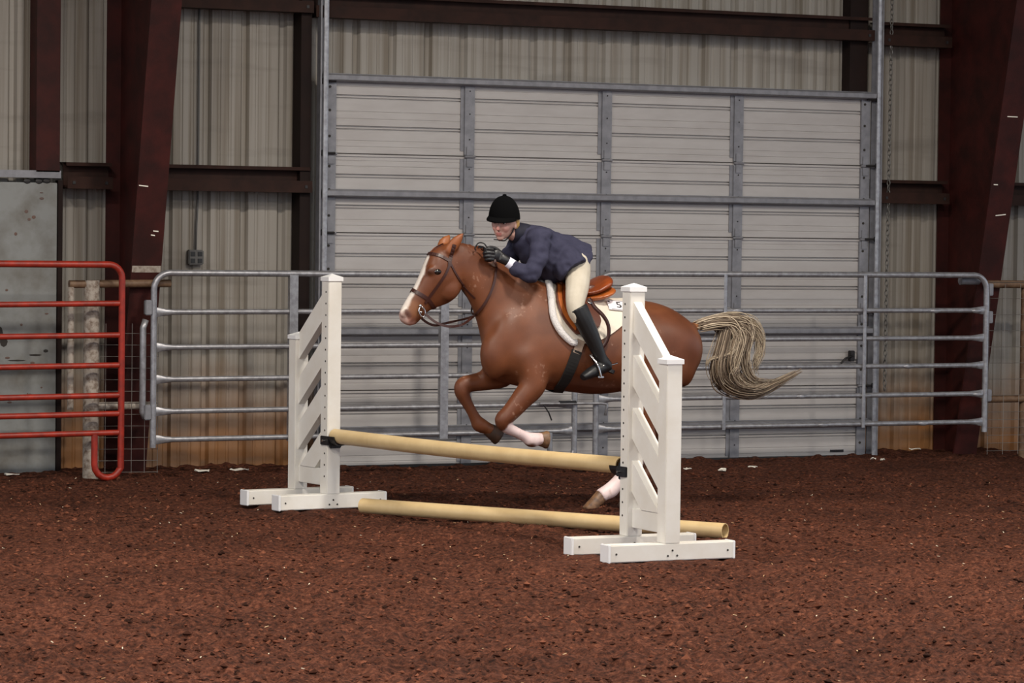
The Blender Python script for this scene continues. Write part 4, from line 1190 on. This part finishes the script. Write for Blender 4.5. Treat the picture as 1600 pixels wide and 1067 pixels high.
def fingers(b, mir, grow=0.0):
    f = mirror if mir else (lambda p: p)
    b.ell(f(Hp(777, 399, .128)), (.046 + grow, .020 + grow, .042 + grow))
    for i, y in enumerate((390, 395.5, 401, 406)):
        L = (0, 2, 1, -1)[i]
        pts = [Hp(772, y, .140), Hp(763 - L, y - 1, .138), Hp(758 - L, y, .118), Hp(760 - L, y + 1, .094), Hp(768, y + 1, .090)]
        b.tube([f(V(p)) for p in catmull([tuple(p) for p in pts], 4)], [.0105 + grow] * 17, 8)
    pts = [Hp(784, 396, .110), Hp(776, 389, .098), Hp(767, 386.5, .095), Hp(761, 388, .098)]
    b.tube([f(V(p)) for p in catmull([tuple(p) for p in pts], 4)], [.012 + grow] * 13, 8)
    limb2(b, [(798, 411.5, .145, .030 + grow, .028 + grow), (790, 406.5, .14, .033 + grow, .028 + grow), (782, 402, .132, .036 + grow, .024 + grow)], mir=mir)

bb = MB()
bb.ell(HC_ + hu * .01, (.098, .076, .105), AXH, 18, 14)
bb.ell(hp(.030, 0, -.055), (.060, .056, .062), AXH); bb.ell(hp(.066, 0, -.100), (.022, .026, .018), AXH)
bb.ell(hp(.055, .030, -.035), (.036, .028, .030), AXH); bb.ell(hp(.055, -.030, -.035), (.036, .028, .030), AXH)
bb.tube([hp(.088, 0, .008), hp(.104, 0, -.018), hp(.113, 0, -.034), hp(.098, 0, -.044)], [.010, .012, .014, .010], 8)
bb.ell(hp(.088, 0, .022), (.014, .05, .010), AXH)
bb.ell(hp(.086, 0, -.066), (.013, .024, .007), AXH); bb.ell(hp(.084, 0, -.079), (.013, .021, .008), AXH)
for s in (-1, 1): bb.ell(hp(-.005, s * .078, -.022), (.018, .009, .031), AXH)
bb.tube([hp(-.02, 0, -.06), Hp(806, 366, 0), Hp(818, 372, 0)], [.052, .050, .055], 14)
loft(bb, [(816, 356, 806, 372, .05, 0), (832, 358, 815, 390, .10, 0), (848, 362, 826, 405, .14, 0), (868, 370, 846, 420, .145, 0), (886, 378, 862, 428, .13, 0), (904, 386, 880, 430, .14, 0)])
for mir in (False, True):
    limb2(bb, [(r[0], r[1], r[2], r[3] - .016, r[4] - .016) for r in SLEEVE], mir=mir); fingers(bb, mir, -.003)
    limb2(bb, [(r[0], r[1], r[2], r[3] - .018, r[4] - .018) for r in LEG], mir=mir)
    limb2(bb, [(r[0], r[1], r[2], r[3] - .014, r[4] - .014) for r in BOOT[:-1]], mir=mir); limb2(bb, [(r[0], r[1], r[2], max(.012, r[3] - .012), max(.014, r[4] - .012)) for r in FOOT], mir=mir)
bme = remesh(bb, 'body', .0062, 2, .5)
def colour_skin(me):
    n = len(me.vertices); P = np.empty(n * 3); me.vertices.foreach_get('co', P); P = P.reshape(-1, 3)
    L = lambda c: np.array(lin(c)[:3]); C = np.tile(L((208, 166, 152)), (n, 1))
    def mix(w, c):
        nonlocal C
        w = np.clip(w, 0, 1)[:, None]; C = C * (1 - w) + L(c) * w
    for p, q, r, c, k in ((hp(.098, -.016, -.066), hp(.098, .016, -.066), .012, (176, 96, 92), .8), (hp(.096, -.013, -.079), hp(.096, .013, -.079), .012, (190, 110, 104), .7),
                          (hp(.115, 0, -.034), hp(.115, 0, -.028), .02, (222, 140, 130), .6), (hp(.08, .042, -.035), hp(.07, .05, -.045), .03, (212, 138, 128), .4), (hp(.08, -.042, -.035), hp(.07, -.05, -.045), .03, (212, 138, 128), .4),
                          (hp(.09, .020, .026), hp(.084, .045, .024), .009, (120, 84, 66), .75), (hp(.09, -.020, .026), hp(.084, -.045, .024), .009, (120, 84, 66), .75),
                          (hp(.09, .024, .004), hp(.082, .042, .003), .014, (140, 92, 84), .7), (hp(.09, -.024, .004), hp(.082, -.042, .003), .014, (140, 92, 84), .7)):
        d, t = seg_dist(P, p, q); mix(k * sstep(-d, -r, -r * .4), c)
    at = me.color_attributes.new('Col', 'FLOAT_COLOR', 'POINT')
    at.data.foreach_set('color', np.concatenate([C, np.ones((n, 1))], 1).astype(np.float32).ravel())
colour_skin(bme); BV2 = BVHTree.FromPolygons([v.co.copy() for v in bme.vertices], [tuple(p.vertices) for p in bme.polygons])
attach('body', bme, M['skin'], per)
for s in (-1, 1):
    o_, n_, _, _ = BV2.ray_cast(hp(.3, s * .031, .004), -fd)
    b = MB(); b.ell((o_ or hp(.085, s * .031, .004)) - fd * .0045, (.008, .0125, .0075), AXH, 10, 8); e_ = b.build('eye', M['cap'], per, True)
    b = MB(); b.ell((o_ or hp(.085, s * .031, .004)) + fd * .0012, (.0035, .0075, .0065), AXH, 8, 6); b.build('iris', M['eye'], e_, True)
jb = MB(); loft(jb, JK)
for mir in (False, True):
    limb2(jb, SLEEVE, mir=mir, grow=.006)
    limb2(jb, [(872, 398, .08, .11, .09), (884, 408, .13, .112, .10), (890, 416, .165, .112, .110), (896, 423, .185, .108, .112)], mir=mir)
jb.ell(Hp(843, 372, .13), (.085, .075, .075)); jb.ell(mirror(Hp(843, 372, .13)), (.085, .075, .075))
jme = remesh(jb, 'jacket', .008, 4, .5)
# cloth folds
nv_ = len(jme.vertices); P = np.empty(nv_ * 3); jme.vertices.foreach_get('co', P); P = P.reshape(-1, 3)
N_ = np.empty(nv_ * 3); jme.vertices.foreach_get('normal', N_); N_ = N_.reshape(-1, 3)
fo = vnoise(P[:, 0] * 10 + P[:, 2] * 9 + 40, P[:, 1] * 7 + P[:, 2] * 16 - P[:, 0] * 8 + 60, 31) + .5 * vnoise(P[:, 0] * 26 + P[:, 2] * 14 + 40, P[:, 1] * 12 + P[:, 2] * 34 + 60, 32)
P += N_ * ((fo - .75) * .022)[:, None]
jme.vertices.foreach_set('co', P.ravel()); jme.update()
jk = attach('jacket', jme, M['jacket'], per)
b = MB(); b.tube([Hp(800, 366, 0), Hp(806, 366, 0), Hp(814, 363, 0), Hp(824, 364, 0)], [(.058, .070), (.060, .072), (.066, .082), (.06, .085)], 18, ref=LAT); b.build('collar', M['lining'], jk, True)
pb_ = MB()
pb_.ell(Hp(896, 405, 0), (.105, .15, .10)); pb_.ell(Hp(901, 407, .08), (.085, .085, .095)); pb_.ell(mirror(Hp(901, 407, .08)), (.085, .085, .095))
for mir in (False, True): limb2(pb_, LEG, mir=mir)
attach('breeches', remesh(pb_, 'breeches', .008, 4, .5), M['breeches'], per)
for mir in (False, True):
    b = MB(); limb2(b, BOOT, mir=mir, grow=.005); limb2(b, FOOT, mir=mir, grow=.006)
    bo = attach('riding_boot', remesh(b, 'riding_boot', .006, 2, .5), M['boot'], per)
    f = mirror if mir else (lambda p: p)
    b = MB(); b.tube([f(Hp(942, 571, .395)), f(Hp(952, 570, .385)), f(Hp(957, 570, .36)), f(Hp(965, 567, .36))], .005, 6); b.build('spur', M['chrome'], bo, True)
    b = MB(); b.tube([f(Hp(955, 577, .352)), f(Hp(953, 582, .352))], .028, 10); b.build('boot_heel', M['black'], bo)
    b = MB(); fingers(b, mir); attach('glove', remesh(b, 'glove', .0045, 2, .5), M['glove'], per)
    b = MB(); limb2(b, [(803, 415.5, .155, .037, .035), (797, 411.5, .146, .037, .034), (793, 409, .142, .036, .033)], mir=mir); b.build('shirt_cuff', M['cuff'], per, True)
# helmet
b = MB(); rs = []
for i in range(13):
    a = (PI / 2) * i / 12
    rs.append([hp(.0 + .113 * math.cos(a) ** .8 * math.cos(t) - .006, .103 * math.cos(a) ** .8 * math.sin(t), .030 + .138 * math.sin(a) - (.03 * (1 - math.cos(t)) / 2 * math.cos(a))) for t in [2 * PI * k / 28 for k in range(28)]])
inner = [[c + (p - c) * .94 for p in rs[0]] for c in (hp(-.006, 0, .03),)]
b.rings([inner[0]] + rs)
hel = b.build('riding_helmet', M['velvet'], per, 60); hel['label'] = 'black velvet riding helmet'
b = MB(); rs = []
for k in range(15):
    t = -1.25 + 2.5 * k / 14; ex = .045 * math.cos(t * 1.22) ** .7 if abs(t * 1.22) < PI / 2 else 0
    c0 = (.107 * math.cos(t) - .006, .098 * math.sin(t)); c1 = ((.110 + ex) * math.cos(t) - .006, (.101 + ex * .7) * math.sin(t))
    rs.append([hp(c0[0], c0[1], .042), hp(c1[0], c1[1], .022), hp(c1[0], c1[1], .014), hp(c0[0], c0[1], .026)])
b.rings(rs); b.build('peak', M['velvet'], hel, 60)
b = MB(); b.ell(hp(-.006, 0, .170), (.014, .014, .008), AXH); b.build('button', M['velvet'], hel, True)
b = MB(); b.tube([V(p) for p in catmull([tuple(hp(-.02, .080, .03)), tuple(hp(.0, .077, -.02)), tuple(hp(.018, .060, -.075)), tuple(hp(.040, .028, -.118)), tuple(hp(.048, 0, -.122)), tuple(hp(.040, -.028, -.118)), tuple(hp(.010, -.054, -.075)), tuple(hp(-.01, -.072, -.02)), tuple(hp(-.02, -.078, .03))], 4)], [(.0045, .0025)] * 33, 6); b.tube([hp(.048, 0, -.120), hp(.080, -.040, -.112)], .004, 6); b.build('chin_strap', M['black'], hel, True)
b = MB()
for k in range(10): b.tube([hp(-.005 - .004 * k, .078 - .001 * k, .03), hp(-.008 - .004 * k, .086, .0), hp(-.014 - .004 * k, .084, -.035), hp(-.03 - .003 * k, .07, -.075)], [.006, .007, .006, .004], 6)
for k in range(10): b.tube([hp(-.05 - .004 * k, .07 - .006 * k, .02), hp(-.06 - .004 * k, .06 - .006 * k, -.03), hp(-.06 - .003 * k, .05 - .005 * k, -.06)], [.008, .009, .006], 6)
b.build('hair', M['blond'], per, True)
# crop held in the near hand
crp = thing('riding_crop', 'thin black crop with wrist loop held in the gloved hand', 'riding crop', tuple(Hp(766, 398, .11)))
b = MB(); b.tube([Hp(761, 386, .105), Hp(766, 396, .110), Hp(770, 404, .112)], .006, 8); b.build('shaft', M['black'], crp, True)
b = MB(); b.tube([V(p) for p in catmull([tuple(Hp(x, y, z)) for x, y, z in ((761, 387, .105), (757, 381, .10), (751, 379, .09), (746, 381, .08), (742, 388, .075), (744, 391, .075))], 5)], .0045, 7); b.build('wrist_loop', M['black'], crp, True)

# tidy helper properties
for o in bpy.data.objects:
    if '_org' in o: del o['_org']
